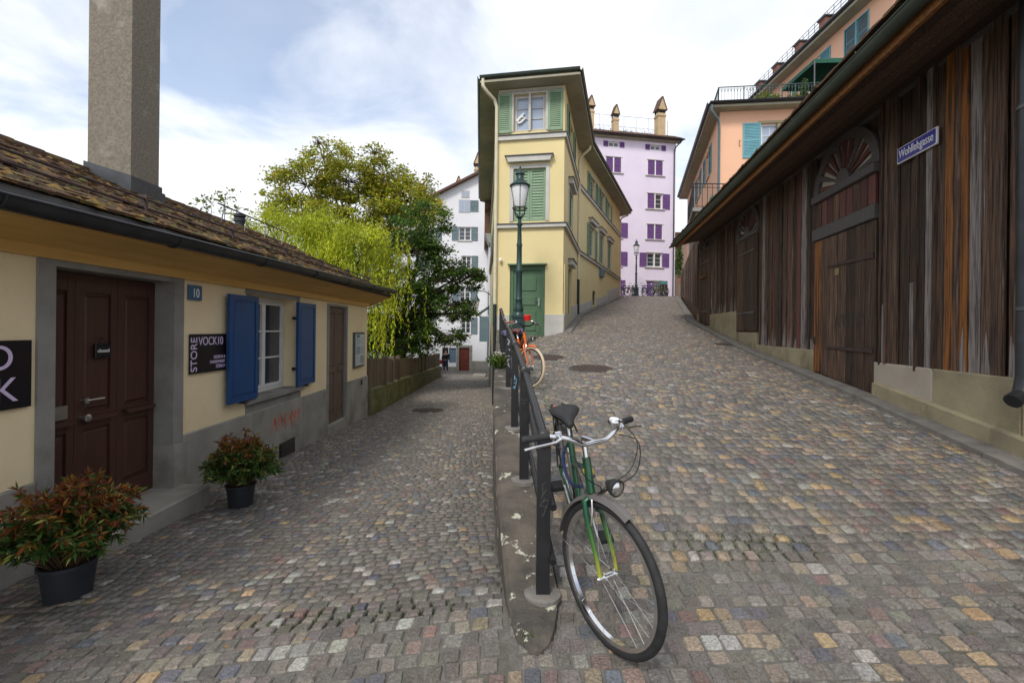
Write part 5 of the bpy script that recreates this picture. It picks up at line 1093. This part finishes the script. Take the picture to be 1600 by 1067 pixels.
lamp('distant green street lamp standing among the parked bicycles', (10.05, 37.0, on_road(10.05, 37)), 4.5)

# ------------------------------------------------------------------ bicycles
def sm(pts, k=6):
    P = [Vector(p) for p in pts]; out = []
    for i in range(len(P) - 1):
        a, b, c, d = P[max(i - 1, 0)], P[i], P[i + 1], P[min(i + 2, len(P) - 1)]
        for j in range(k):
            t = j / k; out.append(.5 * ((2 * b) + (c - a) * t + (2 * a - 5 * b + 4 * c - d) * t * t + (3 * b - a - 3 * c + d) * t ** 3))
    return out + [P[-1]]
def bike(label, P, group=None, simple=False):
    t = thing('bicycle', label, 'bicycle', (0, 0, 0), group); org = (0, 0, 0); setf(None, org)
    Rw = P['R']; fc, gc, tc_ = P['frame'], P['guard'], P['tyre']; xr, xf = -.52, .54
    ns_ = 12 if simple else 32; nt_ = 28 if simple else 56
    hd = Vector((.33, 0, .50 + Rw)); hb_ = Vector((.385, 0, .34 + Rw)); ax = (hd - hb_).normalized()
    St = Matrix.Translation(hb_) @ Matrix.Rotation(P['steer'], 4, ax) @ Matrix.Translation(-hb_)
    def wheel(c, M):
        setf(M, org); c = Vector(c); w = MB().tube([c + Vector((Rw - .018, 0, 0)) if False else c + Vector(((Rw - .02) * math.cos(2 * PI * k / nt_), 0, (Rw - .02) * math.sin(2 * PI * k / nt_))) for k in range(nt_)], .0205, 10, True).build('wheel', tc_, t, True)
        rr = Rw - .042; b = MB()
        for y0, y1, a, d in ((-.011, .011, rr - .012, rr + .006),):
            vs = []
            for k in range(nt_):
                q = 2 * PI * k / nt_
                for r_, y in ((a, y0), (d, y0 * 1.15), (d, y1 * 1.15), (a, y1)): vs.append(c + Vector((r_ * math.cos(q), y, r_ * math.sin(q))))
            b.add(vs, [[k * 4 + i, k * 4 + (i + 1) % 4, ((k + 1) % nt_) * 4 + (i + 1) % 4, ((k + 1) % nt_) * 4 + i] for k in range(nt_) for i in range(4)])
        b.build('rim', M_chrome, w, True)
        b = MB()
        for k in range(ns_):
            s = 1 if k % 2 else -1; q = 2 * PI * k / ns_; q2 = q + (.9 if (k // 2) % 2 else -.9)
            b.tube([c + Vector((.022 * math.cos(q2), s * .03, .022 * math.sin(q2))), c + Vector((rr * math.cos(q), 0, rr * math.sin(q)))], .0013, 3)
        b.build('spokes', M_steel, w)
        MB().lathe([(.006, -.065), (.012, -.055), (.012, -.045), (.026, -.036), (.026, -.028), (.016, -.02), (.016, .02), (.026, .028), (.026, .036), (.012, .045), (.012, .055), (.006, .065)], 14, c, 'y').build('hub', M_chrome, w, True)
        return w
    def guard(c, a0, a1, M, stays=True):
        setf(M, org); c = Vector(c); n = 18; vs = []; rg = Rw + .018
        for k in range(n):
            q = a0 + (a1 - a0) * k / (n - 1)
            for y, dr_ in ((-.03, -.014), (-.018, .004), (0, .008), (.018, .004), (.03, -.014)): vs.append(c + Vector(((rg + dr_) * math.cos(q), y, (rg + dr_) * math.sin(q))))
        g = MB().add(vs, [[k * 5 + i, k * 5 + i + 1, k * 5 + 6 + i, k * 5 + 5 + i] for k in range(n - 1) for i in range(4)]).build('mudguard', gc, t, True)
        if stays:
            b = MB(); q = a1 if abs(math.cos(a1)) > abs(math.cos(a0)) else a0
            for s in (-.03, .03): b.tube([c + Vector((0, s * 1.4, 0)), c + Vector((rg * math.cos(q), s, rg * math.sin(q)))], .0025, 4)
            b.build('stay', M_steel, g)
    I = Matrix.Identity(4)
    wheel((xr, 0, Rw), I); wheel((xf, 0, Rw), St); guard((xr, 0, Rw), R(10), R(195), I); guard((xf, 0, Rw), R(72), R(178), St)
    setf(I, org); bb_ = Vector((-.09, 0, .28)); stt = Vector((-.235, 0, .36 + Rw)); sea = Vector((-.28, 0, .47 + Rw))
    b = MB().tube([hd, hb_], .021, 12).tube([hb_ + ax * .03, bb_], .019, 10).tube([bb_, stt], .017, 10).tube([hd - ax * .05, bb_.lerp(stt, .62)], .016, 10)
    for s in (-1, 1): b.tube([bb_ + Vector((0, s * .03, 0)), (xr, s * .055, Rw)], .010, 8).tube([stt + Vector((0, s * .012, -.04)), (xr, s * .055, Rw)], .009, 8)
    b.lathe([(.026, -.035), (.026, .035)], 12, bb_, 'y'); fr_ = b.build('frame', fc, t, True)
    MB().lathe([(.028, -.008), (.028, .008)], 14, hd + Vector((.018, 0, -.07)), 'x').build('head_badge', mat('gold_badge', (.45, .30, .05), None, .4), fr_) if not simple else None
    MB().tube([stt - (sea - stt) * .2, sea - Vector((0, 0, .04))], .0135, 10).build('seat_post', M_chrome, t, True)
    # saddle: lofted sections
    vs = []; secs = [(-.14, .075, -.012, .035), (-.12, .098, .0, .055), (-.06, .096, .006, .06), (0, .062, .004, .05), (.07, .034, .0, .042), (.12, .024, -.006, .034), (.135, .014, -.012, .02)]; n = 10
    for x, hw_, zc, hh in secs:
        for k in range(n): q = 2 * PI * k / n; vs.append(sea + Vector((x, hw_ * math.cos(q), zc + (hh * .55 * math.sin(q) if math.sin(q) > 0 else hh * .9 * math.sin(q)))))
    MB().add(vs, [[i * n + k, i * n + (k + 1) % n, (i + 1) * n + (k + 1) % n, (i + 1) * n + k] for i in range(len(secs) - 1) for k in range(n)] + [list(range(n))[::-1], [(len(secs) - 1) * n + k for k in range(n)]]).build('saddle', P.get('saddle', M_rubber), t, True)
    # crank, chain guard, pedals
    ck = MB().lathe([(.085, .045), (.09, .048), (.085, .052)], 20, bb_, 'y').tube([bb_ + Vector((0, .055, 0)), bb_ + Vector((.12, .07, -.11))], .009, 6).tube([bb_ + Vector((0, -.05, 0)), bb_ + Vector((-.12, -.07, .11))], .009, 6).build('crank', M_steel, t, True)
    for s, q in ((1, Vector((.12, .115, -.11))), (-1, Vector((-.12, -.115, .11)))): c = bb_ + q; MB().box(c.x - .045, c.x + .045, c.y - .04, c.y + .04, c.z - .012, c.z + .012).build('pedal', M_rubber, ck)
    b = MB(); pts_ = []
    for k in range(9): q = R(90 - 180 * k / 8); pts_.append(bb_ + Vector((.085 * math.cos(q), .048, .085 * math.sin(q))))
    for k in range(7): q = R(-90 - 180 * k / 6); pts_.append(Vector((xr, .048, Rw)) + Vector((.035 * math.cos(q), 0, .035 * math.sin(q))))
    b.tube(pts_, .004, 5, True).build('chain', M_iron, t)
    # rear rack
    b = MB()
    for s in (-.055, .055): b.tube([(-.27, s, .36 + Rw), (-.72, s, .37 + Rw), (-.78, s * .6, .36 + Rw)], .006, 6).tube([(-.6, s, .37 + Rw), (xr, s * 1.2, Rw)], .005, 6)
    for x in (-.4, -.55, -.7): b.tube([(x, -.055, .37 + Rw), (x, .055, .37 + Rw)], .005, 5)
    b.build('rear_rack', M_rubber, t, True); MB().box(-.80, -.775, -.03, .03, .28 + Rw, .34 + Rw).build('rear_light', M_red, t)
    # steering group
    setf(St, org); cr_ = hb_ - ax * .02; b = MB().tube([hb_ - ax * .01, cr_ - ax * .03], .02, 10)
    for s in (-1, 1): b.tube([cr_ + Vector((0, s * .02, 0)), cr_ + Vector((.0, s * .045, -.012)), cr_ + Vector((.035, s * .048, -.10)), Vector((xf - .035, s * .05, Rw + .09)), Vector((xf - .008, s * .05, Rw + .03)), Vector((xf, s * .05, Rw))], [.016, .015, .014, .011, .009, .009], 10)
    b.build('fork', P.get('fork', fc), t, True)
    stm = hd + ax * .09; b = MB().tube([hd - ax * .02, stm], .013, 10).tube([stm, stm + Vector((.07, 0, .01))], .014, 8)
    bc = stm + Vector((.07, 0, .012)); hw_ = P.get('bar', .29)
    pts_ = [bc + Vector(q) for q in ((-.09, hw_, .03), (-.05, hw_ * .72, .045), (.0, hw_ * .45, .035), (.012, hw_ * .22, .0), (.012, 0, 0), (.012, -hw_ * .22, .0), (.0, -hw_ * .45, .035), (-.05, -hw_ * .72, .045), (-.09, -hw_, .03))]
    hbar = b.tube(sm(pts_, 4), .0115, 10).build('handlebar', P.get('barm', M_chrome), t, True)
    for s, e0, e1 in ((1, 0, 1), (-1, 8, 7)):
        p, q = pts_[e0], pts_[e1]; g0 = p + (p - q).normalized() * .012; g1 = p.lerp(q, 1.15); MB().tube([g0, p, p.lerp(q, .5), g1], [.015, .0175, .016, .017], 12).build('grip', P.get('grip', M_rubber), hbar, True)
        br = p.lerp(q, 1.5); fw_ = Vector((.035, 0, -.012))
        MB().tube([br, br + fw_ * .9, br + fw_ * 1.3 + Vector((-.01, s * .03, -.005)), p + Vector((.055, s * -.01, -.02)), p + Vector((.05, s * .03, -.025))], [.010, .011, .007, .006, .006], 8).lathe([(.016, -.015), (.016, .015)], 10, br, 'y').build('brake_lever', M_chrome, hbar, True)
    if not simple:
        bp = pts_[2] + Vector((-.02, 0, .035)); MB().lathe([(.03, -.012), (.032, -.006), (.032, .004), (.026, .012), (.0, .013)], 18, bp, None).build('bell', M_chrome, hbar, True); MB().lathe([(.022, .0), (.022, .001)], 16, bp + Vector((0, 0, .0135))).build('bell_face', M_wtxt, hbar)
        for s, k in ((1, .12), (-1, .05)):
            p0 = pts_[4 - s * 3] + Vector((.03, 0, -.02)); MB().tube(sm([p0, p0 + Vector((.09 + k * .3, -s * .05, -.03)), p0 + Vector((.11 + k * .4, -s * .12, -.14)), hb_ + Vector((.08, s * .01, .06)), hb_ + Vector((.02, s * .02, -.03))]), .0028, 6).build('cable', M_rubber, t, True)
        MB().tube(sm([pts_[2] + Vector((.02, 0, -.02)), pts_[2] + Vector((.13, .02, -.02)), pts_[2] + Vector((.15, .0, -.16)), pts_[2] + Vector((.07, -.08, -.26)), hb_ + Vector((-.02, .03, -.06))]), .0028, 6).build('cable', M_rubber, t, True)
        lp = cr_ + Vector((.105, .05, .085)); hl = MB().lathe([(.014, -.06), (.034, -.025), (.042, .0), (.042, .012), (.034, .013)], 18, lp, 'x').tube([lp + Vector((-.04, 0, -.02)), cr_ + Vector((.03, .02, .03)), cr_], .006, 6).build('headlamp', M_rubber, t, True); MB().lathe([(.035, .0), (.029, .006), (.0, .011)], 16, lp + Vector((.012, 0, 0)), 'x').build('lens', M_chrome, hl, True)
        for s in (-1, 1): MB().tube([cr_ + Vector((.035, s * .03, .01)), cr_ + Vector((.06, s * .045, -.03)), cr_ + Vector((.065, s * .05, -.10))], [.005, .006, .005], 6).build('brake_arm', M_steel, t, True)
    setf(None, (0, 0, 0)); return t
def place(t, rear, front, lean, P):
    """rear / front wheel contact points on the ground"""
    a = Vector(rear); b = Vector(front); d = (b - a); h = math.atan2(d.y, d.x); pit = -math.atan2(d.z, d.xy.length); m_ = a.lerp(b, .52 / 1.06)
    t.matrix_world = Matrix.Translation(m_) @ Matrix.Rotation(h, 4, 'Z') @ Matrix.Rotation(pit, 4, 'Y') @ Matrix.Rotation(lean, 4, 'X')
# fork paint fades from green to yellow towards the tips
M_bgreen = mat('bike_green', (.004, .055, .024), None, .25, coat=.6, spec=.5)
M_fork = bpy.data.materials.new('fork_fade'); M_fork.use_nodes = True; n_ = M_fork.node_tree.nodes; k_ = M_fork.node_tree.links.new
tcn = n_.new('ShaderNodeTexCoord'); sxn = n_.new('ShaderNodeSeparateXYZ'); k_(tcn.outputs['Object'], sxn.inputs[0]); cr = n_.new('ShaderNodeValToRGB'); mr = n_.new('ShaderNodeMapRange'); mr.inputs[1].default_value = .34; mr.inputs[2].default_value = .60; k_(sxn.outputs[2], mr.inputs[0]); k_(mr.outputs[0], cr.inputs[0])
cr.color_ramp.elements[0].color = (.40, .38, .03, 1); cr.color_ramp.elements[1].color = (.004, .055, .024, 1); e_ = cr.color_ramp.elements.new(.5); e_.color = (.05, .14, .02, 1)
k_(cr.outputs[0], n_['Principled BSDF'].inputs['Base Color']); n_['Principled BSDF'].inputs['Roughness'].default_value = .25
P1 = dict(R=.345, frame=M_bgreen, fork=M_fork, guard=mat('grey_mudguard', (.12, .11, .105), None, .35), tyre=M_rubber, steer=R(29), bar=.33)
g1 = bike('green city bicycle leaning on the first post of the railing', P1)
def gp(x, y): return (x, y, on_road(x, y) + .006)
place(g1, gp(.44, 3.24), gp(.49, 2.18), R(8), P1)
setf(None, (0, 0, 0))
b = MB().tube(sm([(.30, .03, .72), (.05, .07, .60), (-.2, .06, .66), (-.3, .0, .62), (-.2, -.06, .58), (.05, -.06, .56), (.28, -.03, .66)]), .010, 8); b.build('cable_lock', mat('navy_lock', (.015, .025, .08), None, .4), g1, True)
M_or = mat('bike_orange', (.62, .13, .02), None, .35, coat=.3)
P2 = dict(R=.30, frame=M_or, guard=M_or, tyre=mat('cream_tyre', (.55, .45, .30), None, .7), steer=R(30), saddle=mat('brown_saddle', (.12, .035, .03), None, .5), grip=mat('brown_grip', (.22, .09, .05), None, .6), barm=M_rubber, bar=.31)
g2 = bike('orange bicycle with cream tyres and red bell parked behind the railing', P2)
place(g2, gp(.12, 7.75), gp(.30, 6.73), R(7), P2)
setf(None, (0, 0, 0))
MB().lathe([(.045, 0), (.055, .08), (.05, .085), (.0, .086)], 14, (.40, .06, .97)).build('bell_cup', M_red, g2, True)
bg = thing('pannier_bag', 'black pannier bag with lilac cover on the orange bicycle rack', 'bag', (0, 0, 0)); setf(None, (0, 0, 0))
MB().bbox(-.80, -.42, -.17, .15, .45, .70, .02).build('body', M_rubber, bg); MB().prismy([(-.82, .702), (-.40, .702), (-.42, .75), (-.6, .775), (-.8, .75)], -.19, .17).build('cover', mat('lilac_cloth', (.10, .085, .16), None, .8), bg); bg.matrix_world = g2.matrix_world.copy()
# parked row at the top of the road
proto = None; fcols = [(.02, .02, .025), (.3, .3, .32), (.10, .02, .02), (.02, .05, .12), (.45, .45, .44), (.03, .03, .03), (.12, .10, .02), (.25, .05, .12), (.02, .06, .04)]
for i, (x, y, an) in enumerate([(8.75, 36.3, 200), (9.15, 36.5, 205), (9.55, 36.2, 255), (9.8, 36.7, 240), (10.45, 36.4, 262), (10.85, 36.6, 285), (11.25, 36.4, 250), (11.7, 36.7, 265), (12.1, 36.5, 275)]):
    if i % 3 == 0:
        fm = mat('parked_paint_%d' % i, fcols[i], None, .35); proto = bike('', dict(R=.34, frame=fm, guard=fm, tyre=M_rubber, steer=R(20 - 10 * i % 30)), None, True); t = proto
    else: t = copy_tree(proto)
    tag(t, 'parked bicycle in the row before the lilac house', 'bicycle', 'bicycles parked before the lilac house')
    a = R(an); dx, dy = math.cos(a) * .53, math.sin(a) * .53; place(t, gp(x - dx, y - dy), gp(x + dx, y + dy), R(random.uniform(-5, 5)), None)
r = thing('sandwich_board', 'dark standing board with teal top by the parked bicycles', 'sign board', (12.45, 37.6, on_road(12.45, 37.6))); setf(None, (0, 0, 0))
MB().hexa([(-.35, -.2, 0), (.35, -.2, 0), (.35, -.16, 0), (-.35, -.16, 0), (-.35, -.02, 1.25), (.35, -.02, 1.25), (.35, .0, 1.25), (-.35, .0, 1.25)]).hexa([(-.35, .16, 0), (.35, .16, 0), (.35, .2, 0), (-.35, .2, 0), (-.35, .0, 1.25), (.35, .0, 1.25), (.35, .02, 1.25), (-.35, .02, 1.25)]).build('board', M_black, r); MB().box(-.33, .33, -.05, -.03, .85, 1.2).build('poster', mat('teal_poster', (.05, .22, .24), None, .6), r)

# ------------------------------------------------------------------ trees behind the shop
setf(None, (0, 0, 0)); V = np.array([(-40, 11.9, -2.45), (-4.0, 11.9, -2.45), (-4.6, 29.5, -3.0), (-7, 45, -3.3), (-40, 45, -3.3)]); tag(npmesh('garden', V, np.array([[0, 1, 2, 3, 4]]), M_garden), kind='structure')
def tree(name, label, base, height, trunk_r, clumps, n, ls, lw, cols_, tw=14, spread=.42, droop=0., group=None, willow=False, forks=4):
    t = thing(name, label, 'tree', base, group); setf(None, base); B0 = Vector(base); tr = MB(); th_ = B0 + Vector((0, 0, height * .32))
    tr.tube([B0 - Vector((0, 0, .3)), B0 + Vector((.05, 0, height * .15)), th_], [trunk_r * 1.25, trunk_r, trunk_r * .8], 10)
    P = []; Dv = []; Lg = []; Cc = []
    tot = sum(r[0] * r[1] * r[2] for _, r in clumps)
    for c, r in clumps:
        c = Vector(c); r = Vector(r); mid = th_.lerp(c, .5) + Vector((random.uniform(-.3, .3), random.uniform(-.3, .3), .3)); tr.tube([th_ - Vector((0, 0, .2)), mid, c], [trunk_r * .5, trunk_r * .3, trunk_r * .12], 6)
        m = int(n * (r[0] * r[1] * r[2]) / tot); nt2 = max(6, tw); shade = random.uniform(.75, 1.25)
        for k in range(nt2):
            q = Vector((random.gauss(0, 1), random.gauss(0, 1), random.gauss(0, 1))).normalized() * random.uniform(.45, 1.0) ** .5; e = c + Vector((q.x * r.x, q.y * r.y, q.z * r.z))
            tr.tube([c.lerp(e, .05), c.lerp(e, .55) + Vector((0, 0, .1)), e], [trunk_r * .09, trunk_r * .05, .008], 4)
            mm = max(4, m // nt2); sg_ = spread * min(r) ; cs = shade * random.uniform(.7, 1.3)
            if willow and k % 3 == 0:
                pp = np.array(e) + rng.normal(0, 1, (mm, 3)) * .26 * np.array([1, 1, .8]); P.append(pp); d = rng.normal(0, 1, (mm, 3)); d[:, 2] -= 1; Dv.append(d); Lg.append(rng.uniform(.7, 1.2, mm) * ls); Cc.append(np.array([cols_[i] for i in rng.integers(0, len(cols_), mm)]) * rng.uniform(.65, 1.25, (mm, 1)) * cs)
            elif willow:
                ns2 = max(3, mm // 26)
                for _ in range(ns2):
                    s0 = e + Vector((random.gauss(0, .4), random.gauss(0, .4), random.gauss(0, .2))); ln = random.uniform(.8, 2.4); sw = Vector((random.gauss(0, .18), random.gauss(0, .18), 0))
                    kk = 26; s_ = np.linspace(0, 1, kk)[:, None]; pp = np.array(s0) + np.array(sw) * s_ ** 2 + np.array([0, 0, -ln]) * s_ + rng.normal(0, .02, (kk, 3)); P.append(pp); Dv.append(np.c_[rng.normal(0, .5, (kk, 2)), np.full(kk, -1.)]); Lg.append(rng.uniform(.7, 1.2, kk) * ls)
                    Cc.append(np.array(random.choice(cols_)) * rng.uniform(.7, 1.3, (kk, 1)) * cs)
            else:
                dirv = np.array(q) * .5
                pp = np.array(e) + rng.normal(0, 1, (mm, 3)) * sg_ * np.array([1, 1, .55]); P.append(pp); d = rng.normal(0, 1, (mm, 3)) * np.array([1, 1, .45]) + dirv; d[:, 2] -= droop; Dv.append(d); Lg.append(rng.uniform(.6, 1.3, mm) * ls)
                Cc.append(np.array([cols_[i] for i in rng.integers(0, len(cols_), mm)]) * rng.uniform(.7, 1.3, (mm, 1)) * cs)
    tr.build('trunk', M_bark, t); P = np.concatenate(P); Dv = np.concatenate(Dv); Lg = np.concatenate(Lg); Cc = np.concatenate(Cc)
    leaves(P, Dv, Lg, Lg * lw, Cc, 'crown', t, base); return t
def AT(px, py, Y): return ((px - 800) / 711 * Y - (514 - py) / 711 * Y * math.sin(th), Y, (514 - py) / 711 * Y + (px - 800) / 711 * Y * math.sin(th))
YEW = [(.04, .085, .012), (.065, .125, .016), (.11, .18, .022), (.022, .05, .01)]
Yt = 20.5
cl = [(AT(660, 345, Yt), (1.3, 1.1, .7)), (AT(640, 395, Yt), (1.7, 1.3, .9)), (AT(690, 410, Yt), (1.2, 1.1, .7)), (AT(640, 450, Yt), (1.9, 1.5, .8)), (AT(705, 440, Yt - .6), (1.5, 1.1, .5)), (AT(735, 432, Yt - .8), (.8, .9, .35)), (AT(690, 482, Yt - .5), (1.6, 1.2, .5)), (AT(725, 490, Yt - 1), (.8, .8, .3)),
      (AT(625, 500, Yt - .5), (1.8, 1.4, .7)), (AT(670, 522, Yt - 1), (1.5, 1.2, .45)), (AT(610, 535, Yt - 1), (1.3, 1.1, .5)), (AT(702, 528, Yt - 1.2), (.8, .8, .3)), (AT(640, 545, Yt - 1.2), (1.0, 1.0, .35)), (AT(592, 500, Yt), (.8, .9, 1.0))]
tree('yew_tree', 'dark green spreading yew tree overhanging the lower lane', (-5.2, 20.8, -2.7), 8.5, .28, cl, 46000, .12, .24, YEW, 24, .27, .15)
LOC = [(.26, .32, .022), (.36, .39, .03), (.40, .36, .035), (.18, .24, .02), (.34, .24, .03)]
Yl = 27.
cl = [(AT(510, 245, Yl), (1.4, 1.4, .9)), (AT(480, 290, Yl), (2.0, 1.8, 1.1)), (AT(545, 285, Yl), (2.0, 1.8, 1.2)), (AT(600, 275, Yl), (1.6, 1.6, 1.0)), (AT(635, 315, Yl), (1.9, 1.7, 1.2)), (AT(450, 325, Yl), (1.7, 1.5, .8)), (AT(580, 330, Yl), (2.3, 2, 1.3)), (AT(670, 335, Yl - 1), (1.0, 1.2, .8)), (AT(660, 290, Yl), (.8, .9, .6)), (AT(520, 340, Yl), (2.0, 1.8, .8)), (AT(625, 365, Yl), (1.6, 1.4, 1.)), (AT(585, 240, Yl), (.9, .9, .45)), (AT(498, 225, Yl), (.5, .6, .3))]
tree('locust_tree', 'tall airy yellow green locust tree behind the shop', (-9.0, 27, -2.9), 13, .3, cl, 34000, .19, .25, LOC, 26, .25, .05)
WIL = [(.42, .48, .02), (.50, .52, .03), (.34, .42, .02)]
Yw = 18.
cl = [(AT(470, 360, Yw), (1.6, 1.3, .5)), (AT(530, 360, Yw), (1.6, 1.3, .5)), (AT(420, 355, Yw), (1.0, 1, .35)), (AT(580, 385, Yw - .5), (1.2, 1.2, .6)), (AT(500, 400, Yw), (1.8, 1.4, .5)), (AT(560, 420, Yw - 1), (1.2, 1, .5)), (AT(385, 350, Yw), (.6, .8, .2)), (AT(598, 440, Yw - 1.5), (.5, .6, .5)), (AT(588, 480, Yw - 2), (.22, .4, .3)), (AT(470, 335, Yw + 1), (1.5, 1.2, .3))]
tree('willow_tree', 'bright yellow green weeping willow drooping over the shop roof', (-7.3, 18.2, -2.7), 8.0, .22, cl, 44000, .14, .12, WIL, 18, .3, .6, willow=True)
cl = [(AT(330, 318, 15.), (.5, .4, .25)), (AT(352, 305, 15.), (.35, .3, .3)), (AT(312, 330, 15.), (.35, .3, .2)), (AT(370, 330, 15.), (.4, .3, .2))]
tree('sparse_tree', 'thin sparse tree with few leaves showing above the shop roof', (-9.6, 15, -2.6), 5, .07, cl, 260, .12, .3, [(.16, .22, .04), (.2, .2, .05)], 9, .3)
# hedge mass deep in the garden so that the trunks stand before foliage
n = 9000; P = np.c_[rng.uniform(-16, -5.2, n), rng.uniform(24, 34, n), -3 + rng.random(n) ** .8 * 3.6]
tag(leaves(P, rng.normal(0, 1, (n, 3)), rng.uniform(.15, .3, n), rng.uniform(.04, .08, n), np.array(YEW)[rng.integers(0, 4, n)] * rng.uniform(.6, 1.5, (n, 1)), 'garden_hedge', None, (0, 0, 0)), 'dark mass of garden shrubs under the trees', 'shrubs')

# ------------------------------------------------------------------ person at the foot of the lane
def skin(name, verts, edges, radii, m, parent, sub=2):
    me = bpy.data.meshes.new(name); me.from_pydata(verts, edges, []); o = link(name, me, parent)
    md = o.modifiers.new('skin', 'SKIN'); md.use_smooth_shade = True
    for v, r_ in zip(me.skin_vertices[0].data, radii): v.radius = (r_ if isinstance(r_, tuple) else (r_, r_))
    me.skin_vertices[0].data[0].use_root = True; s = o.modifiers.new('sub', 'SUBSURF'); s.levels = sub; s.render_levels = sub; me.materials.append(m); return o
M_skin = mat('skin', (.45, .27, .19), None, .6)
px_, py_ = -5.15, 35.6; pz = on_lane(-5.15, 35.6)
t = thing('person', 'person in dark jacket and blue trousers standing in the lower lane', 'person', (px_, py_, pz))
bv = [(0, 0, .95), (0, 0, 1.15), (0, 0, 1.38), (0, 0, 1.50), (0, -.01, 1.60), (0, -.02, 1.70), (.10, 0, .88), (.12, -.02, .48), (.12, .02, .07), (.13, -.13, .04), (-.10, 0, .88), (-.12, .0, .48), (-.13, .03, .07), (-.14, -.12, .04), (.2, 0, 1.38), (.27, .02, 1.12), (.2, -.16, .98), (-.2, 0, 1.38), (-.28, .02, 1.12), (-.24, -.1, .92)]
be = [(0, 1), (1, 2), (2, 3), (3, 4), (4, 5), (0, 6), (6, 7), (7, 8), (8, 9), (0, 10), (10, 11), (11, 12), (12, 13), (2, 14), (14, 15), (15, 16), (2, 17), (17, 18), (18, 19)]
br = [(.15, .11), (.14, .10), (.16, .10), .055, (.085, .10), (.07, .085), .085, .06, .045, .045, .085, .06, .045, .045, .06, .045, .035, .06, .045, .035]
skin('body', bv, be, br, M_skin, t)
jv = [0, 1, 2, 14, 15, 16, 17, 18, 19]; ji = {a: i for i, a in enumerate(jv)}
skin('jacket', [bv[a] for a in jv], [(ji[a], ji[b_]) for a, b_ in be if a in ji and b_ in ji], [(.19, .15), (.18, .14), (.2, .13), .08, .065, .055, .08, .065, .055], mat('black_jacket', (.014, .014, .018), None, .8), t)
tv_ = [0, 6, 7, 8, 10, 11, 12]; ti = {a: i for i, a in enumerate(tv_)}
skin('trousers', [bv[a] for a in tv_], [(ti[a], ti[b_]) for a, b_ in be if a in ti and b_ in ti], [(.165, .125), .10, .078, .065, .10, .078, .065], mat('blue_denim', (.03, .045, .09), None, .85), t)
setf(None, (0, 0, 0)); MB().lathe([(.085, 1.66), (.105, 1.72), (.09, 1.79), (.03, 1.815)], 12, (0, .01, 0)).build('hair', mat('dark_hair', (.02, .014, .01), None, .6), t, True)
b = MB()
for s in (-1, 1): b.bbox(s * .13 - .05, s * .13 + .05, -.19, .08, -.0, .085, .02)
b.build('shoes', mat('pale_shoes', (.45, .42, .40), None, .7), t)
bgp = thing('shoulder_bag', 'red bag hanging at the side of the standing person', 'bag', (px_ - .34, py_ - .05, pz + .62)); MB().bbox(-.14, .12, -.07, .07, 0, .32, .03).build('body', mat('red_fabric', (.30, .025, .02), None, .7), bgp); MB().tube([(-.1, 0, .31), (-.02, 0, .55), (.08, 0, .31)], .012, 6).build('strap', MATS['red_fabric'], bgp)
